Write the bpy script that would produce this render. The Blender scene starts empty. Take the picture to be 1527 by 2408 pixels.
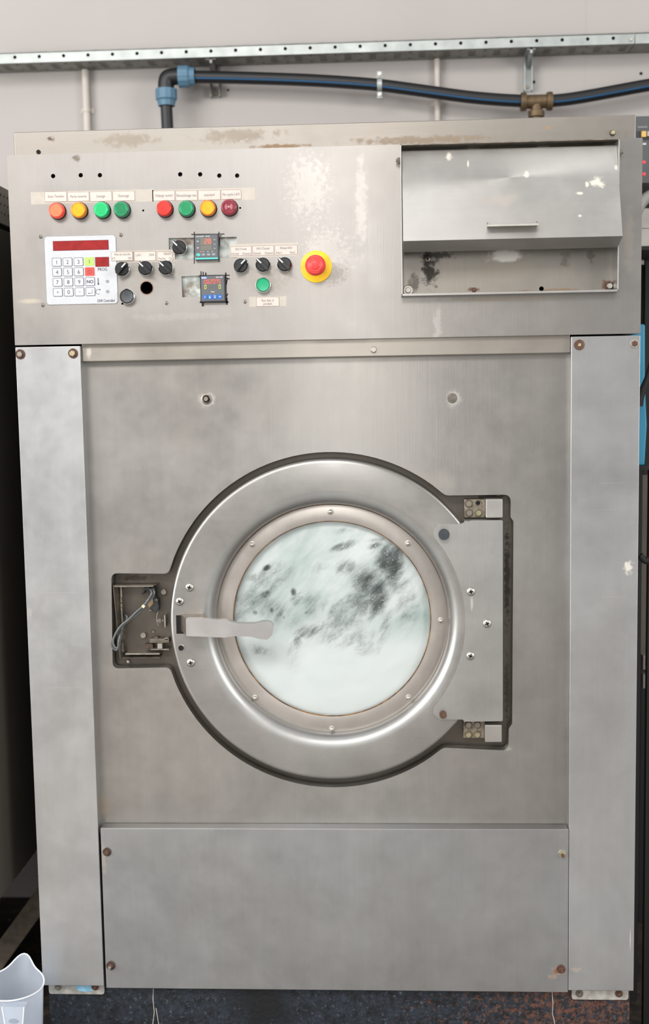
import bpy, bmesh, math, random
from mathutils import Vector, Matrix, Euler
from mathutils.geometry import tessellate_polygon
random.seed(7)
SC = bpy.context.scene
COL = SC.collection
PI = math.pi
# ------------------------------------------------------------------ camera
CF, CP, CYW, CR = 2800.66, -0.10338, 0.05245, -0.01686
CLOC = Vector((0.11718, -2.30119, 1.21088))
_rz = Matrix.Rotation(CYW, 3, 'Z'); _rx = Matrix.Rotation(CP, 3, 'X')
_base = _rz @ _rx
_r, _u, _f = _base @ Vector((1, 0, 0)), _base @ Vector((0, 0, 1)), _base @ Vector((0, 1, 0))
RIGHT = _r * math.cos(CR) + _u * math.sin(CR)
UP = -_r * math.sin(CR) + _u * math.cos(CR)
FWD = _f
cam_d = bpy.data.cameras.new('camera'); cam = bpy.data.objects.new('camera', cam_d); COL.objects.link(cam)
M4 = Matrix((RIGHT, UP, -FWD)).transposed().to_4x4(); M4.translation = CLOC
cam.matrix_world = M4
cam_d.sensor_fit = 'VERTICAL'; cam_d.sensor_height = 36; cam_d.sensor_width = 36 * 1527 / 2408
cam_d.lens = CF / 2408 * 36
cam_d.clip_start = 0.05
cam_d.dof.use_dof = True; cam_d.dof.focus_distance = 2.33; cam_d.dof.aperture_fstop = 2.6
SC.camera = cam
# ------------------------------------------------------------------ light
SC.view_settings.view_transform = 'Standard'; SC.view_settings.look = 'None'
SC.view_settings.gamma = 1; SC.view_settings.use_curve_mapping = False
SC.view_settings.exposure = 0.22
W = bpy.data.worlds.new('room_light'); SC.world = W; W.use_nodes = True
wn = W.node_tree; bgn = wn.nodes['Background']
wtc = wn.nodes.new('ShaderNodeTexCoord'); wsx = wn.nodes.new('ShaderNodeSeparateXYZ'); wrp = wn.nodes.new('ShaderNodeValToRGB')
wmr = wn.nodes.new('ShaderNodeMapRange'); wmr.inputs[1].default_value = -1; wmr.inputs[2].default_value = 1
wn.links.new(wtc.outputs['Generated'], wsx.inputs[0]); wn.links.new(wsx.outputs['Z'], wmr.inputs[0])
wn.links.new(wmr.outputs[0], wrp.inputs[0]); wn.links.new(wrp.outputs[0], bgn.inputs[0])
cr = wrp.color_ramp; cr.elements[0].position = 0.0; cr.elements[0].color = (.10, .10, .10, 1)
cr.elements[1].position = 1.0; cr.elements[1].color = (.95, .95, .95, 1)
for p, c in ((.42, (.42, .42, .43)), (.5, (.66, .65, .63)), (.56, (.86, .84, .81)), (.68, (.92, .90, .88))):
    e = cr.elements.new(p); e.color = (*c, 1)
bgn.inputs[1].default_value = 0.72
def area(name, loc, target, sx, sy, power, col=(1, 1, 1)):
    d = bpy.data.lights.new(name, 'AREA'); d.shape = 'RECTANGLE'; d.size = sx; d.size_y = sy; d.energy = power; d.color = col
    o = bpy.data.objects.new(name, d); COL.objects.link(o); o.location = loc
    o.rotation_euler = (Vector(target) - Vector(loc)).to_track_quat('-Z', 'Y').to_euler()
    return o
area('ceiling_light', (-1.05, -3.3, 3.4), (-0.2, 0.2, 1.0), 3.0, 0.8, 78, (1, .975, .95))
area('window_light', (-0.09, -4.2, 1.72), (0, 0, 1.35), 0.12, 0.9, 10, (1, .98, .95))
area('left_fill_light', (-3.6, -2.6, 1.7), (0, 0, 1.0), 2.0, 2.4, 140, (1, .99, .98))  # added fill from the left, brightens the machine front and foam
area('right_fill_light', (3.6, -2.9, 1.8), (0, 0, 0.9), 1.6, 1.8, 80, (1, .99, .98))  # unseen fill added on the right for the machine front

# ------------------------------------------------------------------ helpers
def ray(px, py):
    return RIGHT * ((px - 763.5) / CF) - UP * ((py - 1204) / CF) + FWD
def U(px, py, y=0.0):
    d = ray(px, py); t = (y - CLOC.y) / d.y; p = CLOC + d * t
    return p.x, p.z
def UX(px, py, x):
    d = ray(px, py); t = (x - CLOC.x) / d.x; p = CLOC + d * t
    return p.y, p.z
def P3(px, py, y=0.0):
    x, z = U(px, py, y); return Vector((x, y, z))
def S(y=0.0):  # metres per pixel near the door centre at depth y
    return (U(880, 1300, y)[0] - U(780, 1300, y)[0]) / 100
def hx(s, k=1.0):
    s = s.lstrip('#'); o = []
    for i in (0, 2, 4):
        c = int(s[i:i + 2], 16) / 255
        o.append((c / 12.92 if c <= .04045 else ((c + .055) / 1.055) ** 2.4) * k)
    return (*o, 1)

def mat(name, col=(.5, .5, .5, 1), rough=.5, metal=0.0, emit=None, es=1.0, trans=0, spec=None, noise=0.0, nscale=20, bump=0.0, coat=0):
    m = bpy.data.materials.new(name); m.use_nodes = True; nt = m.node_tree; b = nt.nodes['Principled BSDF']
    if isinstance(col, str): col = hx(col)
    b.inputs['Base Color'].default_value = col; b.inputs['Roughness'].default_value = rough; b.inputs['Metallic'].default_value = metal
    if trans: b.inputs['Transmission Weight'].default_value = trans
    if spec is not None: b.inputs['Specular IOR Level'].default_value = spec
    if coat: b.inputs['Coat Weight'].default_value = coat
    if emit:
        if isinstance(emit, str): emit = hx(emit)
        b.inputs['Emission Color'].default_value = emit; b.inputs['Emission Strength'].default_value = es
    if noise or bump:
        tc = nt.nodes.new('ShaderNodeTexCoord'); n = nt.nodes.new('ShaderNodeTexNoise'); n.inputs['Scale'].default_value = nscale; n.inputs['Detail'].default_value = 6
        nt.links.new(tc.outputs['Object'], n.inputs['Vector'])
        if noise:
            mr = nt.nodes.new('ShaderNodeMapRange'); mr.inputs[1].default_value = .3; mr.inputs[2].default_value = .7; mr.inputs[3].default_value = 1 - noise; mr.inputs[4].default_value = 1 + noise * .5
            nt.links.new(n.outputs['Fac'], mr.inputs[0])
            mx = nt.nodes.new('ShaderNodeVectorMath'); mx.operation = 'SCALE'; mx.inputs[0].default_value = col[:3]
            nt.links.new(mr.outputs[0], mx.inputs['Scale']); nt.links.new(mx.outputs[0], b.inputs['Base Color'])
        if bump:
            bp = nt.nodes.new('ShaderNodeBump'); bp.inputs['Strength'].default_value = bump; bp.inputs['Distance'].default_value = .002
            nt.links.new(n.outputs['Fac'], bp.inputs['Height']); nt.links.new(bp.outputs[0], b.inputs['Normal'])
    return m

class NB:
    """small node-building helper"""
    def __init__(s, m):
        s.nt = m.node_tree; s.tc = s.new('ShaderNodeTexCoord'); s.obj = s.tc.outputs['Object']
    def new(s, t): return s.nt.nodes.new(t)
    def ln(s, a, b): s.nt.links.new(a, b)
    def noise(s, scale, vec=None, detail=4, rough=.5, dist=0.0, sc3=None, loc=None):
        v = vec or s.obj
        if sc3 or loc:
            mp = s.new('ShaderNodeMapping'); s.ln(v, mp.inputs[0])
            if sc3: mp.inputs['Scale'].default_value = sc3
            if loc: mp.inputs['Location'].default_value = loc
            v = mp.outputs[0]
        n = s.new('ShaderNodeTexNoise'); n.inputs['Scale'].default_value = scale; n.inputs['Detail'].default_value = detail
        n.inputs['Roughness'].default_value = rough; n.inputs['Distortion'].default_value = dist
        s.ln(v, n.inputs['Vector']); return n.outputs['Fac']
    def mr(s, x, a, b, c, d, smooth=False):
        n = s.new('ShaderNodeMapRange'); n.interpolation_type = 'SMOOTHSTEP' if smooth else 'LINEAR'
        s.ln(x, n.inputs[0])
        for i, q in enumerate((a, b, c, d)): n.inputs[i + 1].default_value = q
        return n.outputs[0]
    def math(s, op, a, b=None, c=None):
        n = s.new('ShaderNodeMath'); n.operation = op
        for i, q in enumerate((a, b, c)):
            if q is None: continue
            if isinstance(q, (int, float)): n.inputs[i].default_value = q
            else: s.ln(q, n.inputs[i])
        return n.outputs[0]
    def mix(s, f, a, b):
        n = s.new('ShaderNodeMix'); n.data_type = 'RGBA'
        for i, q in ((0, f), (6, a), (7, b)):
            if isinstance(q, (int, float)): n.inputs[i].default_value = q
            elif isinstance(q, tuple): n.inputs[i].default_value = q
            else: s.ln(q, n.inputs[i])
        return n.outputs[2]
    def blob(s, x, z, rx, rz, amp=.8, nz=None, lo=.25, hi=.75, ang=0.0):
        mp = s.new('ShaderNodeMapping'); mp.vector_type = 'TEXTURE'; s.ln(s.obj, mp.inputs[0])
        mp.inputs['Location'].default_value = (x, 0, z); mp.inputs['Scale'].default_value = (rx, 1000, rz); mp.inputs['Rotation'].default_value = (0, -ang, 0)
        ln = s.new('ShaderNodeVectorMath'); ln.operation = 'LENGTH'; s.ln(mp.outputs[0], ln.inputs[0])
        v = s.mr(ln.outputs['Value'], 0, 1, 1, 0)
        if nz is not None:
            k = s.math('MULTIPLY', s.math('SUBTRACT', nz, .5), amp * 2)
            g = s.mr(ln.outputs['Value'], .9, 1.6, 1, 0)
            v = s.math('ADD', v, s.math('MULTIPLY', k, g))
        return s.mr(v, lo, hi, 0, 1, True)

def steel(name, base='#b9b5ae', rough=.36, aniso=.5, streak='v', blobs=(), mottle=.10, metal=.86, spots=.0, top_smear=0.0):
    """worn brushed stainless steel; blobs = (x, z, rx, rz, hexcolour, strength, noise_scale, amp)"""
    m = bpy.data.materials.new(name); m.use_nodes = True; q = NB(m); b = m.node_tree.nodes['Principled BSDF']
    c = hx(base); c = (c[0] * .69, c[1] * .705, c[2] * .72, 1)
    big = q.noise(3.2, detail=5, rough=.6, dist=.6)
    sv = q.noise(1, detail=3, sc3=(90, 90, 3) if streak == 'v' else (3, 90, 110))
    fine = q.noise(1, detail=2, sc3=(420, 420, 9) if streak == 'v' else (9, 420, 520))
    blot = q.noise(14, detail=6, rough=.65, loc=(3, 1, 7))
    k = q.math('ADD', q.mr(big, .3, .7, 1 - mottle, 1 + mottle * .5), q.mr(sv, .3, .7, -.012, .012))
    k = q.math('ADD', k, q.mr(fine, .3, .7, -.012, .012))
    k = q.math('ADD', k, q.mr(blot, .3, .7, -.04, .04))
    vm = q.new('ShaderNodeVectorMath'); vm.operation = 'SCALE'; vm.inputs[0].default_value = c[:3]; q.ln(k, vm.inputs['Scale'])
    colr = vm.outputs[0]
    warm = q.noise(2.1, detail=3, loc=(9, 2, 4))
    tint = q.mix(q.mr(warm, .35, .7, 0, 1), (1.0, 1.0, 1.0, 1), (1.0, .97, .935, 1))
    mm = q.new('ShaderNodeMix'); mm.data_type = 'RGBA'; mm.blend_type = 'MULTIPLY'; mm.inputs[0].default_value = 1
    q.ln(colr, mm.inputs[6]); q.ln(tint, mm.inputs[7]); colr = mm.outputs[2]
    metalv = metal; rv = q.math('ADD', q.mr(blot, .3, .7, rough - .04, rough + .05), q.mr(big, .3, .7, -.03, .04))
    if spots:
        sp = q.noise(260, detail=2, rough=.5); sm = q.mr(sp, .72, .78, 0, spots); colr = q.mix(sm, colr, hx('#4a4138'))
    mt = None
    if blobs:
        cache = {}
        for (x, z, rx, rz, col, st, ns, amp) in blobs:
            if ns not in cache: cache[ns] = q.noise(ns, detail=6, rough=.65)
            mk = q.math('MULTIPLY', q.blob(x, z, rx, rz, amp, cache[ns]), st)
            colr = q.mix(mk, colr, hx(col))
            if col != HAZE_GLARE: mt = mk if mt is None else q.math('MAXIMUM', mt, mk)
        if mt is not None:
            q.ln(q.math('MULTIPLY', q.math('SUBTRACT', 1, mt), metal), b.inputs['Metallic']); rv = q.math('ADD', rv, q.math('MULTIPLY', mt, .35))
        else: b.inputs['Metallic'].default_value = metal
    else: b.inputs['Metallic'].default_value = metal
    q.ln(colr, b.inputs['Base Color']); q.ln(rv, b.inputs['Roughness'])
    b.inputs['Anisotropic'].default_value = min(.8, aniso * 1.3); b.inputs['Anisotropic Rotation'].default_value = .25
    if aniso:
        tg = q.new('ShaderNodeTangent'); tg.direction_type = 'RADIAL'; tg.axis = 'Z'; q.ln(tg.outputs[0], b.inputs['Tangent'])
    bp = q.new('ShaderNodeBump'); bp.inputs['Strength'].default_value = .25; bp.inputs['Distance'].default_value = .0006
    h = q.math('ADD', q.math('MULTIPLY', fine, .25), q.math('MULTIPLY', blot, .8)); q.ln(h, bp.inputs['Height']); q.ln(bp.outputs[0], b.inputs['Normal'])
    return m

class MB:
    def __init__(s): s.v = []; s.f = []; s.mi = []; s.mats = []
    def _m(s, m):
        if m not in s.mats: s.mats.append(m)
        return s.mats.index(m)
    def add(s, vs, fs, m):
        o = len(s.v); s.v += [tuple(v) for v in vs]; i = s._m(m)
        for f in fs: s.f.append([o + k for k in f]); s.mi.append(i)
        return s
    def box(s, x0, x1, y0, y1, z0, z1, m):
        v = [(x, y, z) for x in (x0, x1) for y in (y0, y1) for z in (z0, z1)]
        return s.add(v, [(0, 1, 3, 2), (4, 6, 7, 5), (0, 4, 5, 1), (2, 3, 7, 6), (0, 2, 6, 4), (1, 5, 7, 3)], m)
    def obox(s, a, b, w, t, m, up=(0, 0, 1)):
        """box bar from a to b, width w (across), thickness t (along 'up')"""
        a = Vector(a); b = Vector(b); d = (b - a).normalized(); u = Vector(up); sd = d.cross(u).normalized(); u = sd.cross(d).normalized()
        v = [p + sd * (i * w / 2) + u * (j * t / 2) for p in (a, b) for i in (-1, 1) for j in (-1, 1)]
        return s.add(v, [(0, 1, 3, 2), (4, 6, 7, 5), (0, 4, 5, 1), (2, 3, 7, 6), (0, 2, 6, 4), (1, 5, 7, 3)], m)
    def prism(s, poly, y0, y1, m, holes=(), side=None, back=True):
        loops = [list(poly)] + [list(h) for h in holes]
        flat = [p for l in loops for p in l]
        tri = tessellate_polygon([[Vector((p[0], p[1], 0)) for p in l] for l in loops])
        n = len(flat)
        vs = [(p[0], y0, p[1]) for p in flat] + [(p[0], y1, p[1]) for p in flat]
        fs = [tuple(t) for t in tri]
        if back: fs += [tuple(n + k for k in reversed(t)) for t in tri]
        sf = []; o = 0
        for l in loops:
            for i in range(len(l)):
                j = (i + 1) % len(l); sf.append((o + i, o + j, n + o + j, n + o + i))
            o += len(l)
        base = len(s.v); s.v += vs; i0 = s._m(m); i1 = s._m(side or m)
        for f in fs: s.f.append([base + k for k in f]); s.mi.append(i0)
        for f in sf: s.f.append([base + k for k in f]); s.mi.append(i1)
        return s
    def xprism(s, poly, x0, x1, m):
        """poly in (y, z), extruded along x"""
        n = len(poly); tri = tessellate_polygon([[Vector((p[0], p[1], 0)) for p in poly]])
        vs = [(x0, p[0], p[1]) for p in poly] + [(x1, p[0], p[1]) for p in poly]
        fs = [tuple(t) for t in tri] + [tuple(n + k for k in reversed(t)) for t in tri] + [(i, (i + 1) % n, n + (i + 1) % n, n + i) for i in range(n)]
        return s.add(vs, fs, m)
    def lathe(s, prof, m, c=(0, 0), n=48, axis='y', cap0=False, cap1=False, a0=0, a1=2 * PI):
        full = abs(a1 - a0 - 2 * PI) < 1e-6; k = n if full else n + 1
        vs = []
        for (r, h) in prof:
            for i in range(k):
                a = a0 + (a1 - a0) * i / n
                if axis == 'y': vs.append((c[0] + r * math.cos(a), h, c[1] + r * math.sin(a)))
                elif axis == 'z': vs.append((c[0] + r * math.cos(a), c[1] + r * math.sin(a), h))
                else: vs.append((h, c[0] + r * math.cos(a), c[1] + r * math.sin(a)))
        fs = []
        for j in range(len(prof) - 1):
            for i in range(n):
                i2 = (i + 1) % k; fs.append((j * k + i, j * k + i2, (j + 1) * k + i2, (j + 1) * k + i))
        if cap0: fs.append(tuple(range(k)))
        if cap1: fs.append(tuple(reversed(range((len(prof) - 1) * k, len(prof) * k))))
        return s.add(vs, fs, m)
    def tube(s, pts, r, m, n=12, caps=True, stripe=None, up=(0, 0, 1)):
        pts = [Vector(p) for p in pts]; vs = []; u = Vector(up)
        for i, p in enumerate(pts):
            d = (pts[min(i + 1, len(pts) - 1)] - pts[max(i - 1, 0)]).normalized()
            sd = d.cross(u)
            if sd.length < 1e-3: sd = d.cross(Vector((0, 1, 0)))
            sd.normalize(); uu = sd.cross(d).normalized()
            if i: # keep frame continuous
                sd = (sd0 - d * sd0.dot(d)).normalized(); uu = sd.cross(d).normalized()
            sd0 = sd
            for k in range(n):
                a = 2 * PI * k / n; vs.append(p + (sd * math.cos(a) + uu * math.sin(a)) * r)
        base = len(s.v); s.v += [tuple(v) for v in vs]; i0 = s._m(m)
        for i in range(len(pts) - 1):
            for k in range(n):
                k2 = (k + 1) % n; s.f.append([base + i * n + k, base + i * n + k2, base + (i + 1) * n + k2, base + (i + 1) * n + k])
                s.mi.append(s._m(stripe[1]) if stripe and k in stripe[0] else i0)
        if caps:
            s.f.append([base + k for k in range(n)]); s.mi.append(i0)
            s.f.append([base + (len(pts) - 1) * n + k for k in reversed(range(n))]); s.mi.append(i0)
        return s
    def text(s, body, x, z, y, h, m, width=None, rot=0.0, bold=0.0, shear=0.0):
        """flat lettering facing -y, centred at x,z"""
        cu = bpy.data.curves.new('lettering', 'FONT'); cu.body = body; cu.size = 1; cu.offset = bold; cu.shear = shear
        cu.resolution_u = 3
        ob = bpy.data.objects.new('lettering', cu); me = bpy.data.meshes.new_from_object(ob)
        if len(me.vertices):
            X = [v.co.x for v in me.vertices]; Y = [v.co.y for v in me.vertices]
            x0, x1, y0, y1 = min(X), max(X), min(Y), max(Y); k = h / 0.72
            kx = (width / (x1 - x0)) if width else k
            cx, cy = (x0 + x1) / 2, (.36 if body.strip('-+.') else (y0 + y1) / 2)
            cr_, sr_ = math.cos(rot), math.sin(rot); vs = []
            for v in me.vertices:
                a = (v.co.x - cx) * kx; b = (v.co.y - cy) * k
                vs.append((x + a * cr_ - b * sr_, y, z + a * sr_ + b * cr_))
            s.add(vs, [tuple(p.vertices) for p in me.polygons], m)
        bpy.data.objects.remove(ob); bpy.data.curves.remove(cu); bpy.data.meshes.remove(me)
        return s
    def build(s, name, parent=None, loc=(0, 0, 0), bevel=0, seg=2, smooth=35, label=None, recalc=True):
        me = bpy.data.meshes.new(name); me.from_pydata(s.v, [], s.f)
        for m in s.mats: me.materials.append(m)
        for p, i in zip(me.polygons, s.mi): p.material_index = i
        if recalc:
            bm = bmesh.new(); bm.from_mesh(me)
            bmesh.ops.recalc_face_normals(bm, faces=bm.faces); bm.to_mesh(me); bm.free()
        if smooth:
            me.polygons.foreach_set('use_smooth', [True] * len(me.polygons)); me.set_sharp_from_angle(angle=math.radians(smooth))
        o = bpy.data.objects.new(name, me); COL.objects.link(o)
        place(o, parent, loc)
        if bevel:
            b = o.modifiers.new('bevel', 'BEVEL'); b.width = bevel; b.segments = seg; b.limit_method = 'ANGLE'; b.angle_limit = math.radians(40); b.harden_normals = True
        if label: o['label'] = label
        return o
WL = {}
def place(o, parent, loc):
    loc = Vector(loc); WL[o.name] = loc
    if parent is not None:
        o.parent = parent; o.location = loc - WL[parent.name]
    else: o.location = loc
def empty(name, loc=(0, 0, 0), label=None, cat=None, group=None, parent=None):
    o = bpy.data.objects.new(name, None); o.empty_display_size = .05; COL.objects.link(o); place(o, parent, loc)
    tag(o, label, cat, group); return o
def tag(o, label=None, cat=None, group=None, kind=None):
    for k, v in (('label', label), ('category', cat), ('group', group), ('kind', kind)):
        if v: o[k] = v
    return o
def circ(cx, cz, r, n=24, a0=0, a1=2 * PI, close=True):
    k = n if close else n + 1
    return [(cx + r * math.cos(a0 + (a1 - a0) * i / n), cz + r * math.sin(a0 + (a1 - a0) * i / n)) for i in range(k)]
def rect(x0, x1, z0, z1): return [(x0, z0), (x1, z0), (x1, z1), (x0, z1)]
def rrect(x0, x1, z0, z1, r, n=4):
    o = []
    for cx, cz, a in ((x1 - r, z1 - r, 0), (x0 + r, z1 - r, PI / 2), (x0 + r, z0 + r, PI), (x1 - r, z0 + r, 1.5 * PI)):
        o += circ(cx, cz, r, n, a, a + PI / 2, False)
    return o
def fillet(pts, n=5):
    """pts = (x, z, radius); rounds every corner with its radius"""
    out = []; N = len(pts)
    for i in range(N):
        a = Vector(pts[i - 1][:2]); b = Vector(pts[i][:2]); c = Vector(pts[(i + 1) % N][:2]); r = pts[i][2]
        if r <= 0: out.append(tuple(b)); continue
        u = (a - b).normalized(); v = (c - b).normalized(); ang = u.angle(v)
        t = min(r / math.tan(ang / 2), (a - b).length * .48, (c - b).length * .48)
        p = b + u * t; q = b + v * t
        for k in range(n + 1):
            s = k / n; out.append(tuple(p * (1 - s) ** 2 + b * 2 * s * (1 - s) + q * s * s))
    return out
def quad(pl, y):  # pixel corner list -> world outline on the plane y
    return [U(a, b, y) for a, b in pl]
def zavg(a, b, y): return (U(*a, y)[1] + U(*b, y)[1]) / 2
def xavg(a, b, y): return (U(*a, y)[0] + U(*b, y)[0]) / 2

# ------------------------------------------------------------------ materials
def UB(px, py, rx, rz, col, st, ns=30, amp=.6, y=0.0):
    x, z = U(px, py, y); k = .00082; return (x, z, rx * k, rz * k, col, st, ns, amp)
RUST = '#6b4630'; DIRT = '#6d6356'; DARK = '#2b2723'; HAZE_GLARE = '#dedbd6'
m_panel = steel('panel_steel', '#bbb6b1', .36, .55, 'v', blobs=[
    UB(725, 440, 80, 120, HAZE_GLARE, .14, 110, 1.2), UB(770, 590, 90, 90, HAZE_GLARE, .14, 110, 1.2), UB(850, 480, 24, 170, HAZE_GLARE, .16, 60, 1.0),  # oily smears with the lamp's glare painted in as pale colour
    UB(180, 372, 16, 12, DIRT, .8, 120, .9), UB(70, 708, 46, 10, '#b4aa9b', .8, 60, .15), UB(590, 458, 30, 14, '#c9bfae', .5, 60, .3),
    UB(1030, 760, 20, 60, HAZE_GLARE, .2, 60, 1.0), UB(1480, 560, 18, 120, '#8d7f6e', .30, 60, .9), UB(420, 745, 190, 14, HAZE_GLARE, .08, 60, .9),
    UB(350, 640, 80, 70, '#8f8678', .28, 150, 1.0), UB(620, 660, 110, 60, '#958a7a', .25, 150, 1.0), UB(780, 645, 60, 40, '#8f8678', .25, 160, 1.1),
    UB(1200, 702, 240, 8, '#8a7a55', .35, 60, .9)], spots=.5)
m_front = steel('front_panel_steel', '#bbb6b0', .35, .6, 'v', blobs=[
    UB(486, 940, 32, 32, '#cfcbc3', .4, 80, .5, .03), UB(1066, 936, 32, 32, '#cfcbc3', .4, 80, .5, .03), UB(250, 1890, 30, 50, '#8a6a3c', .35, 60, .9, .03),
    UB(1195, 1760, 16, 12, '#8b8f86', .5, 120, .8, .03), UB(1000, 1130, 160, 60, '#9c9488', .25, 14, .8, .03)], mottle=.13)
m_post = steel('post_steel', '#dbdad9', .33, .6, 'v', blobs=[
    UB(140, 1394, 75, 1.6, '#6b655d', .45, 60, .15), UB(150, 1617, 80, 1.4, '#6b655d', .35, 60, .15), UB(1440, 1136, 50, 1.3, '#6b655d', .4, 60, .15), UB(1425, 1199, 50, 1.3, '#6b655d', .4, 60, .15), UB(1440, 1404, 50, 1.3, '#6b655d', .35, 60, .15), UB(1483, 2210, 1.6, 50, '#dedad2', .5, 60, .15),
    UB(1478, 1335, 18, 24, '#e3dccb', .6, 110, .9), UB(1355, 2280, 20, 9, '#8d7257', .6, 130, .9), UB(70, 1440, 10, 20, '#8a8377', .4, 90, .9)], mottle=.12)
m_lower = steel('lower_panel_steel', '#bfbebd', .40, .55, 'v', blobs=[
    UB(1316, 2281, 30, 20, '#86532f', .85, 90, .7), UB(1300, 2296, 16, 10, '#8e6a43', .7, 120, .8), UB(245, 2020, 8, 60, '#9a7a4e', .35, 80, .8)], mottle=.10)
m_rail = steel('rail_steel', '#c0b8ae', .36, .5, 'h', mottle=.12, blobs=[UB(205, 830, 12, 22, '#d9d5cc', .5, 120, .8)])
m_cover = steel('cover_steel', '#b9b2a9', .42, .5, 'h', blobs=[
    UB(120, 327, 14, 9, '#5c4a38', .9, 160, .9, .035), UB(300, 330, 120, 26, '#8a7454', .30, 60, .9, .035), UB(560, 320, 160, 24, '#8a7454', .30, 70, 1, .035),
    UB(1290, 300, 12, 7, '#a07c4c', .7, 90, .9, .035), UB(1000, 330, 260, 16, '#86683e', .40, 90, .9, .035), UB(660, 345, 100, 8, '#8b6838', .7, 70, .8, .035)], spots=.6)
m_hatch = steel('hatch_steel', '#d0cdc9', .40, .4, 'h', mottle=.05, blobs=[
    UB(1055, 370, 12, 16, '#cfcabd', .95, 120, .7), UB(1235, 415, 10, 14, '#cfcabd', .95, 130, .7), UB(1400, 435, 26, 20, '#cfcabd', .9, 90, 1.0), UB(1357, 462, 12, 6, '#cfcabd', .9, 120, .7),
    UB(1375, 440, 8, 10, '#cfcabd', .9, 120, .7), UB(1445, 398, 7, 9, '#cfcabd', .9, 120, .7), UB(1354, 517, 8, 5, '#cfcabd', .9, 120, .7), UB(1100, 388, 4, 12, '#cfcabd', .9, 160, .7), UB(1180, 480, 60, 30, '#b9a58d', .2, 30, .7)])
m_backplate = steel('hopper_back_steel', '#b4aea5', .42, .4, 'v', blobs=[
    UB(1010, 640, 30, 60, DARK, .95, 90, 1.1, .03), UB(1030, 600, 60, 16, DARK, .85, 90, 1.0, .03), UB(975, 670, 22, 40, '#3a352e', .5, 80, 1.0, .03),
    UB(1190, 600, 75, 26, '#d6d2ca', .7, 50, .9, .03), UB(1330, 610, 20, 40, '#4b443b', .6, 90, 1.0, .03), UB(1390, 600, 14, 30, '#453e36', .6, 100, 1.0, .03),
    UB(1300, 683, 130, 7, '#7a5c34', .7, 60, .8, .03), UB(1430, 672, 24, 22, '#5b3a22', .85, 90, .8, .03), UB(1115, 681, 24, 8, '#5b3a22', .8, 90, .8, .03), UB(1200, 640, 200, 40, '#9b8f7c', .25, 20, .9, .03)], spots=.5)
m_door = steel('door_steel', '#c1bdb8', .30, .5, 'h', mottle=.08)
m_bezel = steel('porthole_rim_steel', '#c8c7c4', .38, .0, 'h', mottle=.05)
m_flange = steel('flange_steel', '#dbd3cb', .36, .35, 'v', mottle=.10, blobs=[UB(540, 1410, 40, 50, '#8c7c66', .4, 60, .8, .045), UB(960, 1265, 16, 30, '#97673a', .6, 110, .9, .045), UB(740, 1700, 60, 24, '#9b8a72', .4, 70, .9, .045), UB(1045, 1470, 14, 60, '#8c7c66', .3, 90, .9, .045)])
m_hinge = steel('hinge_cover_steel', '#cac8c4', .34, .6, 'v', mottle=.08, blobs=[UB(1113, 1262, 1.3, 22, '#6f6961', .5, 60, .15, .01), UB(1148, 1285, 1.3, 18, '#6f6961', .5, 60, .15, .01), UB(1158, 1285, 10, 1.3, '#6f6961', .4, 60, .15, .01), UB(1110, 1420, 6, 26, '#d5d3c8', .3, 60, .5, .01)])
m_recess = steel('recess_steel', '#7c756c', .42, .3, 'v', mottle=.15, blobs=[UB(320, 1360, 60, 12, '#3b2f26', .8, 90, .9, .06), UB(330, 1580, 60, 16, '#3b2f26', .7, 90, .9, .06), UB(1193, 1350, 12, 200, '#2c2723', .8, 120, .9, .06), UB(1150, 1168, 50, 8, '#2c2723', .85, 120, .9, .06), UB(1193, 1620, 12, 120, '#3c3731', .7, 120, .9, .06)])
m_dsteel = mat('dull_grimy_steel', '#8d857a', .42, .85, noise=.35, nscale=60, bump=.3)
m_chrome = mat('chrome', '#d8d8d6', .18, 1.0)
m_bright = mat('bright_steel', '#bab6ae', .42, 1.0, noise=.1, nscale=60)
m_rust = mat('rusted_steel', '#62463a', .75, .25, noise=.45, nscale=160, bump=.5)
m_rustdk = mat('brown_oxidised_steel', '#574840', .6, .5, noise=.4, nscale=160, bump=.4)
m_zincb = mat('yellowed_zinc_bolt', '#b5ac8c', .4, .9, noise=.25, nscale=120)
m_black = mat('black_plastic', '#1c1d1f', .32)
m_blackm = mat('matt_black', '#121212', .7)
m_dkgrey = mat('dark_grey_plastic', '#3c3f43', .4)
m_gap = mat('dark_interior', '#0d0c0b', .9)
m_white = mat('white_print', '#f2f1ee', .5)
m_paper = mat('paper_label', '#c2bbb3', .6, noise=.05, nscale=60)
m_paperb = mat('label_border', '#8c6c62', .6)
m_ink = mat('label_ink', '#7b6a64', .6)
m_tape = mat('clear_tape_film', '#b3aca2', .35, .5, noise=.08, nscale=80)
m_keyw = mat('keypad_foil', '#b9bbbf', .38, noise=.05, nscale=40)
m_keyf = mat('keypad_key_face', '#bfc2c6', .38)
m_navy = mat('keypad_line', '#3d3c48', .5)
m_kgreen = mat('green_key', '#a4dc62', .4); m_kred = mat('red_key', '#e8453a', .4)
m_redglass = mat('red_display_window', '#8e1f1f', .2, noise=.25, nscale=70)
m_reddark = mat('red_display_dark', '#6d1717', .3)
m_meter = mat('meter_housing', '#414448', .42); m_metface = mat('meter_face', '#55585b', .45)
m_teal = mat('teal_print', '#4fc0b8', .4); m_lcd = mat('meter_window', '#6b685f', .3)
m_segr = mat('lit_red_segment', '#ff5a44', .4, emit='#ff4a33', es=.75); m_sego = mat('unlit_segment', '#6c6c66', .4)
m_segy = mat('lit_yellow_segment', '#c9d24a', .4, emit='#c6cf40', es=.35); m_bbtn = mat('blue_button', '#1f62b5', .4)
m_yel = mat('yellow_plastic', '#eebf1f', .4, noise=.08, nscale=50)
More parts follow.
